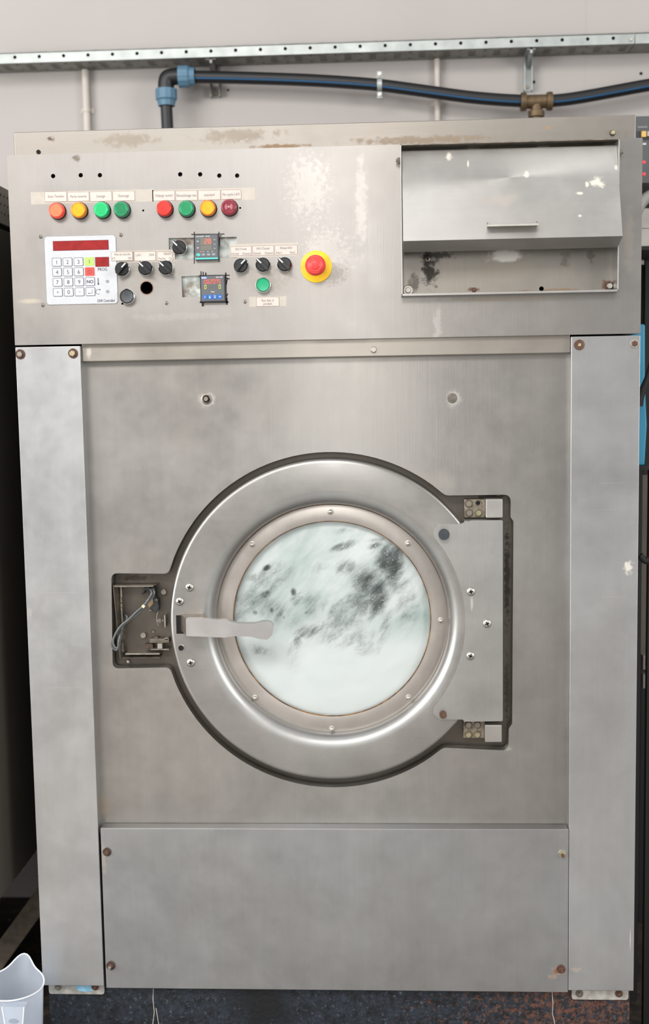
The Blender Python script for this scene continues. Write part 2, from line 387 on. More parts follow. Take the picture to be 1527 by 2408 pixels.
m_redp = mat('red_plastic', '#dc3b38', .38, noise=.08, nscale=60); m_redm = mat('red_plastic_marks', '#ef7f7a', .4)
m_greenb = mat('green_button', '#1a9a6c', .35)
m_silverring = mat('silver_ring', '#e3e3e0', .25, .85)

# ------------------------------------------------------------------ the room
m_wall = mat('painted_wall', '#aaa5a2', .85, noise=.05, nscale=2.5, bump=.15)
m_floor = bpy.data.materials.new('dirty_shaded_concrete'); m_floor.use_nodes = True
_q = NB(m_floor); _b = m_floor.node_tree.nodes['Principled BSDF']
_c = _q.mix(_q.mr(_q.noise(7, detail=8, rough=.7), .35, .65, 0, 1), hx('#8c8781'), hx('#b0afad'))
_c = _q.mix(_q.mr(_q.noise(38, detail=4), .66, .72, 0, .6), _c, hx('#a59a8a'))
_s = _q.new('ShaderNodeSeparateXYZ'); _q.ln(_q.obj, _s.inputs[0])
_g = _q.mr(_q.math('ADD', _s.outputs['Y'], _q.math('MULTIPLY', _q.noise(3, detail=5), .5)), -.35, .1, 0, 1, True)  # gap shade painted in with the dirt, darker towards and behind the machines
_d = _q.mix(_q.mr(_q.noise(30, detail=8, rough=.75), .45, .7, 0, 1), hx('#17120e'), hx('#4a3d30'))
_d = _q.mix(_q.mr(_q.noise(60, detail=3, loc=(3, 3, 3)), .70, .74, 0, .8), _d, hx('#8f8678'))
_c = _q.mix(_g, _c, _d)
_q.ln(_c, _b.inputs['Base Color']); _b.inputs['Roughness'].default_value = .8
WY = 0.92; FZ = -0.22
def struct(o): o['kind'] = 'structure'; return o
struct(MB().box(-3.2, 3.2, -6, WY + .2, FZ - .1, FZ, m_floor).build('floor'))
wb = MB(); seam_x = U(1378, 150, WY)[0]
wb.box(-3.2, seam_x - .0015, WY, WY + .15, FZ, 3.2, m_wall); wb.box(seam_x + .0015, 3.2, WY, WY + .15, FZ, 3.2, m_wall); wb.box(seam_x - .0015, seam_x + .0015, WY + .0004, WY + .15, FZ, 3.2, m_wall)
for (px, py, r) in ((537, 212, .003), (1508, 173, .004), (1256, 193, .004)):
    x, z = U(px, py, WY); wb.lathe([(r, WY - .001), (.0001, WY - .001)], m_gap, (x, z), 12)
struct(wb.build('wall_back', smooth=0))

# ------------------------------------------------------------------ washing machine
wm = empty('washing_machine', (0, 0, 0), 'large worn stainless steel industrial front-loading washing machine with round porthole door', 'washing machine')
XL, XR = -0.6005, 0.6005
zpt = (U(34, 815)[1] + U(1504, 790)[1]) / 2          # top of posts
zpb = (U(103, 2318)[1] + U(1493, 2330)[1]) / 2       # bottom of posts
# carcass behind everything
b = MB()
m_body = steel('carcass_steel', '#a8a39b', .42, .4, 'v')
zct = (U(37, 810)[1] + U(1507, 786)[1]) / 2
ztop = (U(20, 363)[1] + U(1511, 326)[1]) / 2
b.box(XL + .004, XL + .012, .10, .74, zpb, ztop - .01, m_body); b.box(XR - .012, XR - .004, .10, .74, zpb, ztop - .01, m_body)
b.box(XL + .004, XR - .004, .74, .75, zpb, ztop - .01, m_body); b.box(XL + .004, XR - .004, .10, .75, zpb, zpb + .01, m_body)
b.box(XL + .012, XR - .012, .11, .115, zct - .02, ztop - .02, m_gap)
b.box(XL + .012, XR - .012, .11, .74, zct - .03, zct - .02, m_gap)
b.build('carcass', wm)
# rear top cover rising above the control panel
zc = zavg((32, 308), (1497, 272), .035); xc0 = U(32, 330, .035)[0]; xc1 = U(1497, 300, .035)[0]
b = MB(); b.box(xc0, xc1, .035, .76, ztop - .06, zc, m_cover)
tc_ = b.build('top_cover', wm, bevel=.0025)
zs1 = zavg((115, 340), (1465, 307), .03)
xs0 = U(115, 345, .03)[0]; xs1 = U(1471, 315, .03)[0]
hole = circ(*U(90 + 32, 357, .03), .004, 12)
b = MB(); b.prism(fillet([(xs0, ztop - .05, 0), (xs1, ztop - .05, 0), (xs1, zs1, .012), (xs0, zs1, 0)]), .0305, .0348, m_cover)
b.build('mounting_flange', wm)
b = MB()
x, z = U(90, 357, .033); b.lathe([(.0042, .0345), (.0042, .0335), (.0001, .0335)], m_gap, (x, z), 14)
b.build('bolt_hole', wm)

# bolts ----------------------------------------------------------
def bolt(px, py, y, rw, rh, mw, mh, parent, name='bolt', tall=.006, label=None, hexa=True, stud=False, rot=None):
    x, z = U(px, py, y); b = MB()
    if rw: b.lathe([(rw, 0), (rw, -.0015), (rw * .92, -.0024), (rh * .6, -.0024)], mw, (0, 0), 28)
    rot = random.random() if rot is None else rot
    n = 6 if hexa else 24
    b.lathe([(rh, -.001), (rh, -tall), (rh * .85, -tall - .0012)], mh, (0, 0), n, cap1=True, a0=rot, a1=rot + 2 * PI)
    if stud: b.lathe([(rh * .5, -tall), (rh * .5, -tall - .006), (rh * .4, -tall - .007)], mh if stud is True else stud, (0, 0), 16, cap1=True)
    return b.build(name, parent, (x, y, z), smooth=30, label=label)
def pan_screw(px, py, y, r, parent, m=None, label=None, name='screw'):
    x, z = U(px, py, y); m = m or m_bright; b = MB()
    b.lathe([(r, 0), (r, -.0012), (r * .85, -.0030), (r * .5, -.0040), (r * .01, -.0043)], m, (0, 0), 28)
    a = random.random() * 1.5; w = r * .13; l = r * .5
    for k in range(2):
        t = a + k * PI / 2; d = Vector((math.cos(t), 0, math.sin(t))); s = Vector((-math.sin(t), 0, math.cos(t)))
        vs = [d * l + s * w, d * l - s * w, -d * l - s * w, -d * l + s * w]
        b.add([(v.x, -.0045, v.z) for v in vs] + [(v.x, -.0035, v.z) for v in vs], [(0, 1, 2, 3), (0, 4, 5, 1), (1, 5, 6, 2), (2, 6, 7, 3), (3, 7, 4, 0)], m_gap)
    return b.build(name, parent, (x, y, z), smooth=40, label=label)
def dome(px, py, y, r, parent, m, name='rivet', base=None, label=None):
    x, z = U(px, py, y); b = MB()
    if base: b.lathe([(base, 0), (base, -.0012), (r * .8, -.002)], m, (0, 0), 24)
    b.lathe([(r, -.001)] + [(r * math.cos(a), -.003 - r * .8 * math.sin(a)) for a in [i * PI / 12 for i in range(6)]] + [(r * .02, -.003 - r * .8)], m, (0, 0), 24)
    return b.build(name, parent, (x, y, z), smooth=50, label=label)
bolt(1441, 313, .0305, .0055, .0042, m_rustdk, m_zincb, tc_, hexa=False, label='rusty bolt holding the top cover')

# posts ----------------------------------------------------------
def post(xo, xi, nm):
    x0, x1 = min(xo, xi), max(xo, xi); b = MB(); t = .0025
    b.box(x0, x1, 0, t, zpb, zpt, m_post)
    xin = xi - t if xi > xo else xi
    b.box(xin, xin + t, t, .045, zpb, zpt, m_post)
    xou = xo if xi > xo else xo - t
    b.box(xou, xou + t, t, .12, zpb, zpt, m_post)
    b.box(x0 + t, x1 - t, t, .045, zpt - t, zpt, m_post); b.box(x0 + t, x1 - t, t, .045, zpb, zpb + t, m_post)
    return b.build('corner_post', wm, bevel=.0014)
xli = xavg((188, 830), (245, 2310), 0); xri = xavg((1343, 800), (1338, 2320), 0)
pl = post(XL, xli, 'l'); pr = post(XR, xri, 'r')
bolt(48, 833, 0, .0095, .0062, m_rust, m_dsteel, pl); bolt(172, 831, 0, .0095, .0062, m_rust, m_zincb, pl)
bolt(1363, 811, 0, .0098, .0035, m_rust, m_zincb, pr, hexa=False, tall=.003); bolt(1493, 808, 0, .0085, .0058, m_bright, m_rust, pr)

# rail under the control panel -----------------------------------
zr1 = zavg((195, 848), (1342, 833), .014)
b = MB(); b.box(xli, xri, .012, .05, zr1, zct + .005, m_rail)
rail = b.build('top_rail', wm, bevel=.002)
bolt(879, 822, .012, 0, .0062, None, m_bright, rail, tall=.005)

# front panel with the door cutout --------------------------------
FY = .030; sF = S(FY)
cdx, cdz = U(779, 1463, FY)
def fp(px, py, r=0): x, z = U(px, py, FY); return (x, z, r * sF)
RC = 403 * sF
def polar(px, py): x, z = U(px, py, FY); return math.atan2(z - cdz, x - cdx)
a_tl, a_bl, a_tr, a_br = polar(392, 1348), polar(390, 1572), polar(1050, 1163), polar(1050, 1766)
notch_r = [(1202, 1163, 17), (1201, 1216, 4), (1208, 1226, 4), (1205, 1702, 4), (1197, 1714, 4), (1196, 1765, 17)]
notch_l = [(265, 1572, 15), (262, 1348, 15)]
pts = []
def arc(a, b_, n=40):
    while b_ < a: b_ += 2 * PI
    return [(cdx + RC * math.cos(a + (b_ - a) * i / n), cdz + RC * math.sin(a + (b_ - a) * i / n), 0) for i in range(n + 1)]
up_arc = arc(a_tr, a_tl); lo_arc = arc(a_bl, a_br)
up_arc[0] = (*up_arc[0][:2], .02); up_arc[-1] = (*up_arc[-1][:2], .014); lo_arc[0] = (*lo_arc[0][:2], .014); lo_arc[-1] = (*lo_arc[-1][:2], .02)
up_arc = [up_arc[0]] + up_arc[2:-2] + [up_arc[-1]]; lo_arc = [lo_arc[0]] + lo_arc[2:-2] + [lo_arc[-1]]
cut = fillet(up_arc + [fp(*p) for p in reversed(notch_l)] + lo_arc + [fp(*p) for p in reversed(notch_r)])
zlp = zavg((237, 1945), (1338, 1953), 0)             # top of lower panel
xpl, xpr = xli - .0015, xri + .0015
b = MB(); b.prism(rect(xpl, xpr, zlp - .02, zr1 + .01), FY, FY + .022, m_front, holes=[cut])
front = b.build('front_panel', wm, bevel=.0055, seg=4)
b = MB()
x, z = U(486, 938, FY); b.lathe([(.0105, 0), (.0105, -.002), (.008, -.003)], m_dsteel, (0, 0), 28); b.lathe([(.0072, -.002), (.0072, -.007), (.006, -.0085)], m_blackm, (0, 0), 6, cap1=True); b.lathe([(.0042, -.0086), (.0042, -.0102)], m_dsteel, (0, 0), 12, cap1=True)
b.build('bolt', front, (x, FY, z), label='black hexagon bolt')
b = MB(); x, z = U(1064, 936, FY); b.lathe([(.0095, 0), (.0095, -.0015), (.008, -.0022)], mat('grey_plug', '#6e675f', .6, .4, noise=.3, nscale=200), (0, 0), 28, cap1=True)
b.build('plug', front, (x, FY, z), label='flat grey blanking plug')

# recess plate ----------------------------------------------------
RY = .060
cen = circ(cdx, cdz, .245, 48)
b = MB(); x0, z0 = U(225, 1600, FY); x1, z1 = U(1230, 1100, FY)
b.prism(rect(x0 - .01, x1 + .02, cdz - RC - .02, cdz + RC + .02), RY, RY + .006, m_recess, holes=[cen])
recess = b.build('recess_plate', wm)

# lower panel -----------------------------------------------------
xl0 = xavg((239, 1955), (248, 2320), 0); xl1 = xavg((1338, 1955), (1336, 2325), 0)
b = MB(); t = .002
zlb = zavg((248, 2324), (1336, 2332), 0)
b.box(xl0, xl1, -.001, t, zlb, zlp, m_lower); b.box(xl0, xl1, t, .028, zlp - t, zlp, m_lower)
b.box(xl0, xl0 + t, t, .028, zlb, zlp - t, m_lower); b.box(xl1 - t, xl1, t, .028, zlb, zlp - t, m_lower); b.box(xl0 + t, xl1 - t, t, .1, zlb, zlb + t, m_lower)
lower = b.build('lower_panel', wm, bevel=.0012)
bolt(252, 2003, -.001, .0088, .0052, m_rustdk, m_rust, lower, tall=.007); bolt(1323, 2008, -.001, .0088, .006, m_bright, m_zincb, lower, stud=m_rust)
bolt(261, 2270, -.001, .0095, .0058, m_rustdk, m_rust, lower, tall=.007, stud=m_bright); bolt(1320, 2278, -.001, .0088, .0058, m_rust, m_rust, lower, tall=.006, stud=True)

# foot brackets ---------------------------------------------------
m_foot = mat('grimy_white_plate', '#b9b6ae', .5, .4, noise=.35, nscale=70, bump=.3)
m_blue_p = mat('pale_blue_paint', '#8fc3de', .6, noise=.3, nscale=60)
for (pa, pb, pz, bl) in ((116, 246, 2336, True), (1345, 1478, 2349, False)):
    xa, za = U(pa, pz, .02); xb, _ = U(pb, pz, .02); b = MB()
    b.prism(fillet([(xa, za, .006), (xb, za, .006), (xb, .03, 0), (xa, .03, 0)]), .018, .024, m_foot)
    if bl:
        p = [U(170, 2314, .0178), U(228, 2314, .0178), U(222, 2328, .0178), U(205, 2333, .0178), U(186, 2330, .0178)]
        b.prism(p, .0176, .018, m_blue_p)
    ft = b.build('foot_bracket', wm)
    for (bx, mt) in (((137, m_dsteel), (224, m_rust)) if bl else ((1363, m_dsteel), (1456, m_rust))):
        bolt(bx, (2320 if bl else 2336), .018, .0075, .0045, mt, mt, ft, tall=.004)

# ---- control panel ---------------------------------------------
# hopper opening in the panel
hx0, hx1 = U(943, 500, -.022)[0], U(1457, 500, -.022)[0]
hz1 = zavg((943, 339), (1456, 325), -.022); hz0 = zavg((943, 697), (1457, 685), -.022)
holes = [circ(*U(px, py), .0042, 14) for px, py in ((125, 414), (190, 412), (235, 412), (424, 410), (471, 410), (516, 413), (558, 413))]
holes += [circ(*U(337, 495), .002, 10), circ(*U(565, 489), .002, 10), circ(*U(345, 677), .0118, 24), circ(*U(288, 714), .0022, 10)]
holes += [quad([(397, 560), (557, 557), (558, 606), (398, 610)], 0), quad([(427, 650), (520, 646), (522, 695), (429, 699)], 0)]
op = [(XL, zct), (XR, zct), (XR, ztop), (hx1, ztop), (hx1, hz0), (hx0, hz0), (hx0, ztop), (XL, ztop)]
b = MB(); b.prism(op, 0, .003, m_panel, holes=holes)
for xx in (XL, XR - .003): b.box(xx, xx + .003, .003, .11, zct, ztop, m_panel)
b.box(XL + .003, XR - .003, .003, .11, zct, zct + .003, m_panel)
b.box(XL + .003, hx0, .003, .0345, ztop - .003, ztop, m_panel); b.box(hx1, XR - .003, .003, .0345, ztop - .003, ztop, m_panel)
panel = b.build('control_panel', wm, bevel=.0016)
m_zincpl = bpy.data.materials.new('dirty_zinc_plate'); m_zincpl.use_nodes = True
_q = NB(m_zincpl); _b = m_zincpl.node_tree.nodes['Principled BSDF']
_c = _q.mix(_q.mr(_q.noise(60, detail=6), .35, .6, 0, 1), hx('#8f9690'), hx('#c4c8c4'))
_c = _q.mix(_q.mr(_q.noise(28, detail=8, loc=(2, 2, 2)), .5, .62, 0, .85), _c, hx('#6e5c4c'))
_q.ln(_c, _b.inputs['Base Color']); _b.inputs['Roughness'].default_value = .6; _b.inputs['Metallic'].default_value = .3
b = MB(); x0, z0 = U(380, 625, .005); x1, z1 = U(580, 540, .005); b.box(x0, x1, .006, .008, z0, z1, m_zincpl); b.build('backing_plate', panel)
b = MB(); x0, z0 = U(412, 712, .005); x1, z1 = U(470, 636, .005); b.box(x0, x1, .006, .008, z0, z1, m_zincpl); b.build('backing_plate', panel)
b = MB(); x, z = U(345, 677); m_rim = mat('scraped_rim', '#9b6a58', .6, .3, noise=.4, nscale=150); b.lathe([(.0118, .002), (.0122, -.0008), (.0132, -.0006), (.0134, 0)], m_rim, (x, z), 32); b.build('hole_rim', panel)
for px, py in ((95, 556), (284, 552), (391, 712), (576, 709), (100, 717)): pan_screw(px, py, 0, .0036, panel)

# tape + stickers
def sticker(q4, lines, name='label_sticker', y=-.0006, border=True, mat_=None, torn=None):
    """q4 = (x0, y0, x1, y1) pixels; lines = (text, fx, fy, height px)"""
    x0, z1 = U(q4[0], q4[1]); x1, z0 = U(q4[2], q4[3]); _, zr = U(q4[2], q4[1]); b = MB()
    sl = (U(q4[2], q4[1])[1] - z1) / (x1 - x0) * 0
    b.prism(rect(x0, x1, z0, z1) if not torn else [(x0 + (x1 - x0) * a, z0 + (z1 - z0) * c) for a, c in torn], y, 0, m_paperb if border else (mat_ or m_paper))
    e = .0006
    if border: b.prism(rect(x0 + e, x1 - e, z0 + e, z1 - e) if not torn else [(x0 + e + (x1 - x0 - 2 * e) * a, z0 + e + (z1 - z0 - 2 * e) * c) for a, c in torn], y - .0002, y, m_paper)
    for (s, fx, fy, hpx, wpx) in lines:
        b.text(s, x0 + (x1 - x0) * fx, z1 + (z0 - z1) * fy, y - .0004, hpx * .00082, m_ink, width=wpx * .00082)
    return b.build(name, panel, smooth=0)
def tape(x0, y0, x1, y1):
    a, d = U(x0, y0); c, e = U(x1, y1)
    b = MB(); b.prism(rect(a, c, e, d), -.0002, 0, m_tape); return b.build('adhesive_tape', panel, smooth=0)
tape(72, 452, 362, 474); tape(358, 447, 600, 470)
row = [(105, 451, 158, 474, 'Sous Tension', 38), (159, 452, 210.5, 473, 'Porte ouverte', 38), (211.5, 451, 264, 473, 'Lavage', 20), (265, 450, 318, 472, 'Essorage', 24),
       (360, 449, 412, 472, 'Vidange ouvert', 42), (413, 449, 465, 471.5, 'Remplissage eau', 46), (466, 448, 519, 470, 'autoverd', 24), (520, 447, 568, 468.5, 'Fin cycle LAV', 40)]
for (a, b_, c, d, s, w) in row: sticker((a, b_, c, d), [(s, .5, .46, 6.2, w)])
tape(540, 574, 702, 602); tape(262, 590, 412, 616)
sticker(y=-.0024, q4=(262, 593, 313.5, 613), lines=[('Mise en marche', .52, .27, 5.5, 38), ('ET', .12, .72, 5, 8), ('ON', .86, .72, 5.5, 9)])
sticker((315.5, 592, 367, 613), [('LAV', .2, .36, 5.6, 12), ('ESS', .82, .36, 5.6, 11)])
sticker((369.5, 592, 409, 613), [('VIDAN', .6, .25, 5.2, 17), ('Ferme', .3, .74, 5.4, 16), ('Ou', .82, .74, 5.4, 8)], torn=[(0, 0), (.93, 0), (1, .2), (.9, .45), (.98, .7), (.8, 1), (0, 1)])
sticker((542, 580, 592.5, 601), [('EAU Froide', .5, .27, 5.4, 26), ('Fermé', .22, .76, 5.6, 17), ('Ouvert', .76, .76, 5.6, 20)])
sticker((593.5, 578.5, 645, 600), [('EAU Chaude', .5, .27, 5.4, 30), ('Fermé', .22, .76, 5.6, 17), ('Ouvert', .76, .76, 5.6, 20)])
sticker((646.5, 577, 700, 599), [('Niveau EAU', .5, .27, 5.4, 28), ('Niv1', .18, .76, 5.6, 12), ('Niv2', .78, .76, 5.6, 12)])
tape(586, 698, 674, 720)
sticker((603, 699, 657, 720), [('Eau bec à', .5, .34, 6, 28), ('produit', .5, .70, 6, 20)])

# indicator lamps
def lamp(px, py, face, body, kind='plain', lit=0, label=None):
    y = -.016; x, z = U(px, py, y)
    mf = mat('lamp_face_' + face.strip('#'), face, .25, emit=face if lit else None, es=lit, noise=.1, nscale=150)
    mb_ = mat('lamp_lens_' + body.strip('#'), body, .18, noise=.12, nscale=90, emit=face if lit else None, es=lit * .25, coat=.4)
    e = MB(); e.lathe([(.0163, 0), (.0163, -.003), (.0155, -.004), (.013, -.004)], m_blackm, (0, 0), 36)
    r0 = e.build('indicator_lamp', wm, (x, 0, z), label=label)
    l = MB(); l.lathe([(.0152, -.003), (.0148, -.0125), (.0140, -.0148), (.0128, -.0158), (.0120, -.0158)], mb_, (0, 0), 40)
    l.lathe([(.0120, -.0158), (.0119, -.0150), (.0001, -.0152)], mf, (0, 0), 40)
    if kind == 'ribbed':
        md = mat('lamp_rib', body, .3)
        for i in range(-4, 5):
            h = math.sqrt(max(0, .0108 ** 2 - (i * .0021) ** 2)); a = -.25 if lit else .12
            p = Vector((i * .0021 * math.cos(a), 0, i * .0021 * math.sin(a))); d = Vector((-math.sin(a), 0, math.cos(a))) * h
            l.obox(p + d + Vector((0, -.0155, 0)), p - d + Vector((0, -.0155, 0)), .0007, .0006, md, up=(0, 1, 0))
    if kind == 'buzzer':
        md = mat('buzzer_slot', '#3a0d14', .6); mp = mat('buzzer_print', '#d79aa0', .5); mr_ = mat('buzzer_red', '#c22435', .4)
        for k in range(6):
            a = k * PI / 3 + .5
            l.lathe([(.0113, -.0159), (.0100, -.0160)], mr_, (0, 0), 6, a0=a - .27, a1=a + .27)
            l.lathe([(.0111, -.0161), (.0103, -.0161)], md, (0, 0), 6, a0=a - .22, a1=a + .22)
        l.lathe([(.0016, -.0161), (.0001, -.0161)], mp, (0, 0), 12)
        for rr in (.0035, .0053, .0071):
            for c0 in (0, PI): l.lathe([(rr, -.0161), (rr - .0007, -.0161)], mp, (0, 0), 8, a0=c0 - .8, a1=c0 + .8)
    l.build('lens', r0, (x, 0, z), smooth=45, label=None, recalc=True)
lamp(131, 494, '#ff6a48', '#d93a32', lit=.55, label='lit orange-red indicator lamp')
lamp(183, 493, '#f3a51c', '#d98316', label='amber indicator lamp under the door label')
lamp(237, 492, '#2fd080', '#149a5c', 'ribbed', lit=.3, label='lit green ribbed indicator lamp')
lamp(284, 491, '#1c9f62', '#2a7455', 'ribbed', label='dark green ribbed indicator lamp')
lamp(385, 489, '#e5332b', '#b92720', label='red indicator lamp')
lamp(437, 489, '#1fa867', '#2b7c5b', 'ribbed', label='green indicator lamp with smeared lens')
lamp(488, 488, '#f0a21a', '#d27a18', label='amber indicator lamp near the buzzer')
lamp(538, 486, '#7c1f33', '#8b2436', 'buzzer', label='dark red buzzer with sound-wave print')

# selector switches
def switch(px, py, side, label=None, turn=0.0):
    y = -.014; x, z = U(px, py, y)
    e = MB(); e.lathe([(.0142, 0), (.0145, -.006), (.0142, -.009), (.0132, -.0098), (.0126, -.0092), (.0126, -.006)], m_chrome, (0, 0), 40)
    r0 = e.build('selector_switch', wm, (x, 0, z), smooth=45, label=label)
    k = MB(); k.lathe([(.0124, -.005), (.0123, -.0115), (.0112, -.0125), (.0001, -.0128)], m_black, (0, 0), 36)
    a = math.radians(45 if side == 'r' else 135) + turn
    d = Vector((math.cos(a), 0, math.sin(a))); s = Vector((-math.sin(a), 0, math.cos(a)))
    prof = [(-.0142, .0032), (-.012, .0045), (.012, .0036), (.0155, .0030)]
    top = [(-.0128, .0024), (-.0110, .0032), (.0112, .0026), (.0142, .0022)]
    lo = [d * u + s * w for u, w in prof] + [d * u - s * w for u, w in reversed(prof)]
    hi = [d * u + s * w for u, w in top] + [d * u - s * w for u, w in reversed(top)]
    n = len(lo); vs = [(v.x, -.010, v.z) for v in lo] + [(v.x, -.0225, v.z) for v in hi]
    k.add(vs, [tuple(range(n)), tuple(reversed(range(n, 2 * n)))] + [(i, (i + 1) % n, n + (i + 1) % n, n + i) for i in range(n)], m_black)
    kn = k.build('knob', r0, (x, 0, z), smooth=35)
    w = MB(); w.obox(d * .0030 + Vector((0, -.0226, 0)), d * .0136 + Vector((0, -.0226, 0)), .0021, .0008, m_white, up=(0, 1, 0))
    w.build('pointer_mark', r0, (x, 0, z), smooth=0)
switch(286, 632, 'r', 'selector switch turned to the right, below the ON label'); switch(341, 630, 'l', 'selector switch below the LAV ESS label'); switch(389, 629, 'l', 'selector switch below the torn label')
switch(421, 581, 'l', 'selector switch in front of the dirty cutout'); switch(566, 624, 'r', 'selector switch turned to the right beside the timer'); switch(618, 622, 'l', 'selector switch above the green button'); switch(669, 621, 'l', 'selector switch nearest the emergency stop')
def push(px, py, mc, ring, label, name='push_button'):
    x, z = U(px, py, -.008)
    e = MB(); e.lathe([(.0147, 0), (.0150, -.006), (.0146, -.009), (.0135, -.0098), (.0128, -.009), (.0126, -.005)], ring, (0, 0), 40)
    r0 = e.build(name, wm, (x, 0, z), smooth=45, label=label)
    c = MB(); c.lathe([(.0122, -.004), (.0121, -.0090), (.0112, -.0102), (.0098, -.0098), (.0001, -.0094)], mc, (0, 0), 36)
    c.build('button_cap', r0, (x, 0, z), smooth=45)
push(299, 697, m_dkgrey, m_chrome, 'dark grey push button'); push(619, 670, m_greenb, m_silverring, 'green push button in silver ring')
# emergency stop
x, z = U(744, 627, 0)
e = MB(); e.lathe([(.0300, 0), (.0300, -.0025), (.0290, -.0032), (.010, -.0032)], m_yel, (0, 0), 56)
es = e.build('emergency_stop', wm, (x, 0, z), smooth=45, label='red mushroom emergency stop on a round yellow plate')
x2, z2 = U(742, 618, -.03); c = MB()
c.lathe([(.0125, -.003), (.0125, -.018), (.0190, -.019), (.0195, -.024), (.0190, -.030), (.0168, -.0345), (.0120, -.0370), (.0105, -.0365), (.0098, -.0375), (.0060, -.0385), (.0001, -.0388)], m_redp, (0, 0), 56)
for a in (.4, PI + .4): c.lathe([(.0152, -.0362), (.0146, -.0366)], m_redm, (0, 0), 14, a0=a, a1=a + 1.7)
c.lathe([(.0112, -.0374), (.0107, -.0376)], m_redm, (0, 0), 40)
c.build('mushroom_cap', es, (x, 0, z), smooth=45, recalc=False)

# keypad
kq = [(109, 557), (270, 553), (276, 712), (114, 717)]
kx0, kx1, kz0, kz1 = U(108, 640)[0], U(275, 640)[0], zavg((112, 717), (275, 713), 0), zavg((109, 557), (271, 553), 0)
b = MB(); b.prism(rrect(kx0, kx1, kz0, kz1, .006), -.0016, 0, m_keyw)
m_kedge = mat('worn_keypad_edge', '#8f8d88', .6, noise=.4, nscale=120)
b.prism(rrect(kx0 - .0007, kx1 + .0007, kz0 - .0007, kz1 + .0007, .0065), -.0008, 0, m_kedge)
yk = -.0020
b.text('PROG', *U(241, 633, yk), yk, 7.5 * .00082, m_navy, width=22 * .00082)
b.text('D540', *U(235, 707, yk), yk, 7 * .00082, m_navy, width=13 * .00082, shear=.3); b.text('Controlled', *U(257, 706.5, yk), yk, 7 * .00082, m_navy, width=27 * .00082, shear=.3)
x, z = U(231, 661, yk); b.lathe([(.0016, yk), (.0001, yk)], m_navy, (x, z - .0055), 12); b.prism(rrect(x - .0009, x + .0009, z - .005, z + .006, .0008), yk, yk + .0002, m_navy, holes=[rect(x - .0004, x + .0004, z - .004, z + .0052)])
x, z = U(231, 686, yk); b.lathe([(.0048, yk), (.0042, yk)], m_navy, (x, z), 20, a0=.9, a1=2 * PI - .9); b.add([(x + .0026, yk, z + .0055), (x + .0026, yk, z + .0022), (x + .0052, yk, z + .0040)], [(0, 1, 2)], m_navy)
kp = b.build('keypad', wm, label='white membrane keypad with red display windows', smooth=0)
for q4 in ((125, 564, 255, 590), (224.5, 604, 256, 627.5)):
    x0, z0 = U(q4[0], q4[3], yk); x1, z1 = U(q4[2], q4[1], yk)
    b = MB(); b.box(x0, x1, yk, yk + .001, z0, z1, m_reddark); e = .0009; b.box(x0 + e, x1 - e, yk - .0002, yk, z0 + e, z1 - e, m_redglass)
    b.build('display_window', kp, label='dark red display window')
keys = [['1', '2', '3', 'I'], ['4', '5', '6', 'O'], ['7', '8', '9', 'NO'], ['+', '0', '-', 'E']]
for r in range(4):
    for c in range(4):
        px = 133.5 + c * 25.6 + r * .9; py = 616.5 + r * 23.6 - c * .5
        x, z = U(px, py, yk); w, h = .0090, .0080; b = MB(); s = keys[r][c]
        fc = m_kgreen if s == 'I' else m_kred if s == 'O' else m_keyf
        if s in 'IO': b.prism(rrect(-w, w, -h, h, .0018), -.0006, .0004, fc)
        else:
            b.prism(rrect(-w, w, -h, h, .0018), -.0004, .0004, m_navy); b.prism(rrect(-w + .0008, w - .0008, -h + .0008, h - .0008, .0012), -.0006, .0003, fc)
        if s == 'E':
            b.box(.0030, .0036, -.0008, -.0006, -.0030, .0040, m_navy); b.box(-.0026, .0036, -.0008, -.0006, -.0036, -.0030, m_navy)
            b.add([(-.0050, -.0008, -.0033), (-.0022, -.0008, -.0018), (-.0022, -.0008, -.0048)], [(0, 1, 2)], m_navy)
        elif s == '-': b.box(-.0026, .0026, -.0008, -.0006, -.0003, .0003, m_navy)
        elif s == '+': b.box(-.0026, .0026, -.0008, -.0006, -.0003, .0003, m_navy); b.box(-.0003, .0003, -.0008, -.0006, -.0026, .0026, m_navy)
        else: b.text(s, 0, 0, -.0008, (.0078 if s not in 'NO' or s == 'O' or s == 'I' else .0062), m_navy, bold=(.03 if s == 'NO' else 0), width=(.0128 if s == 'NO' else None))
        b.build('key', kp, (x, yk, z), smooth=0)
for px, py in ((252.5, 661.5), (253, 685.5)):
    x, z = U(px, py, yk); b = MB(); b.lathe([(.0030, 0), (.0028, -.0005), (.0001, -.0005)], mat('grey_led', '#8b8d90', .3), (0, 0), 20); b.build('led', kp, (x, yk, z), label='round grey light in the keypad')

# seven segment digits
def seg(b, ch, x, z, w, h, y, on, off=None):
    t = h * .10; S7 = {'0': 'abcdef', '2': 'abged', '7': 'abcf', '5': 'afgcd', '8': 'abcdefg', '-': 'g'}
    R_ = {'a': (-w / 2 + t, w / 2 - t, h / 2 - t, h / 2), 'g': (-w / 2 + t, w / 2 - t, -t / 2, t / 2), 'd': (-w / 2 + t, w / 2 - t, -h / 2, -h / 2 + t),
          'f': (-w / 2, -w / 2 + t, t * .6, h / 2 - t * .6), 'b': (w / 2 - t, w / 2, t * .6, h / 2 - t * .6), 'e': (-w / 2, -w / 2 + t, -h / 2 + t * .6, -t * .6), 'c': (w / 2 - t, w / 2, -h / 2 + t * .6, -t * .6)}
    for k, (x0, x1, z0, z1) in R_.items():
        m = on if k in S7[ch] else off
        if m: b.box(x + x0, x + x1, y - .0002, y, z + z0, z + z1, m)
m_burr = mat('blackened_cut_edge', '#2d2622', .9, noise=.4, nscale=200)
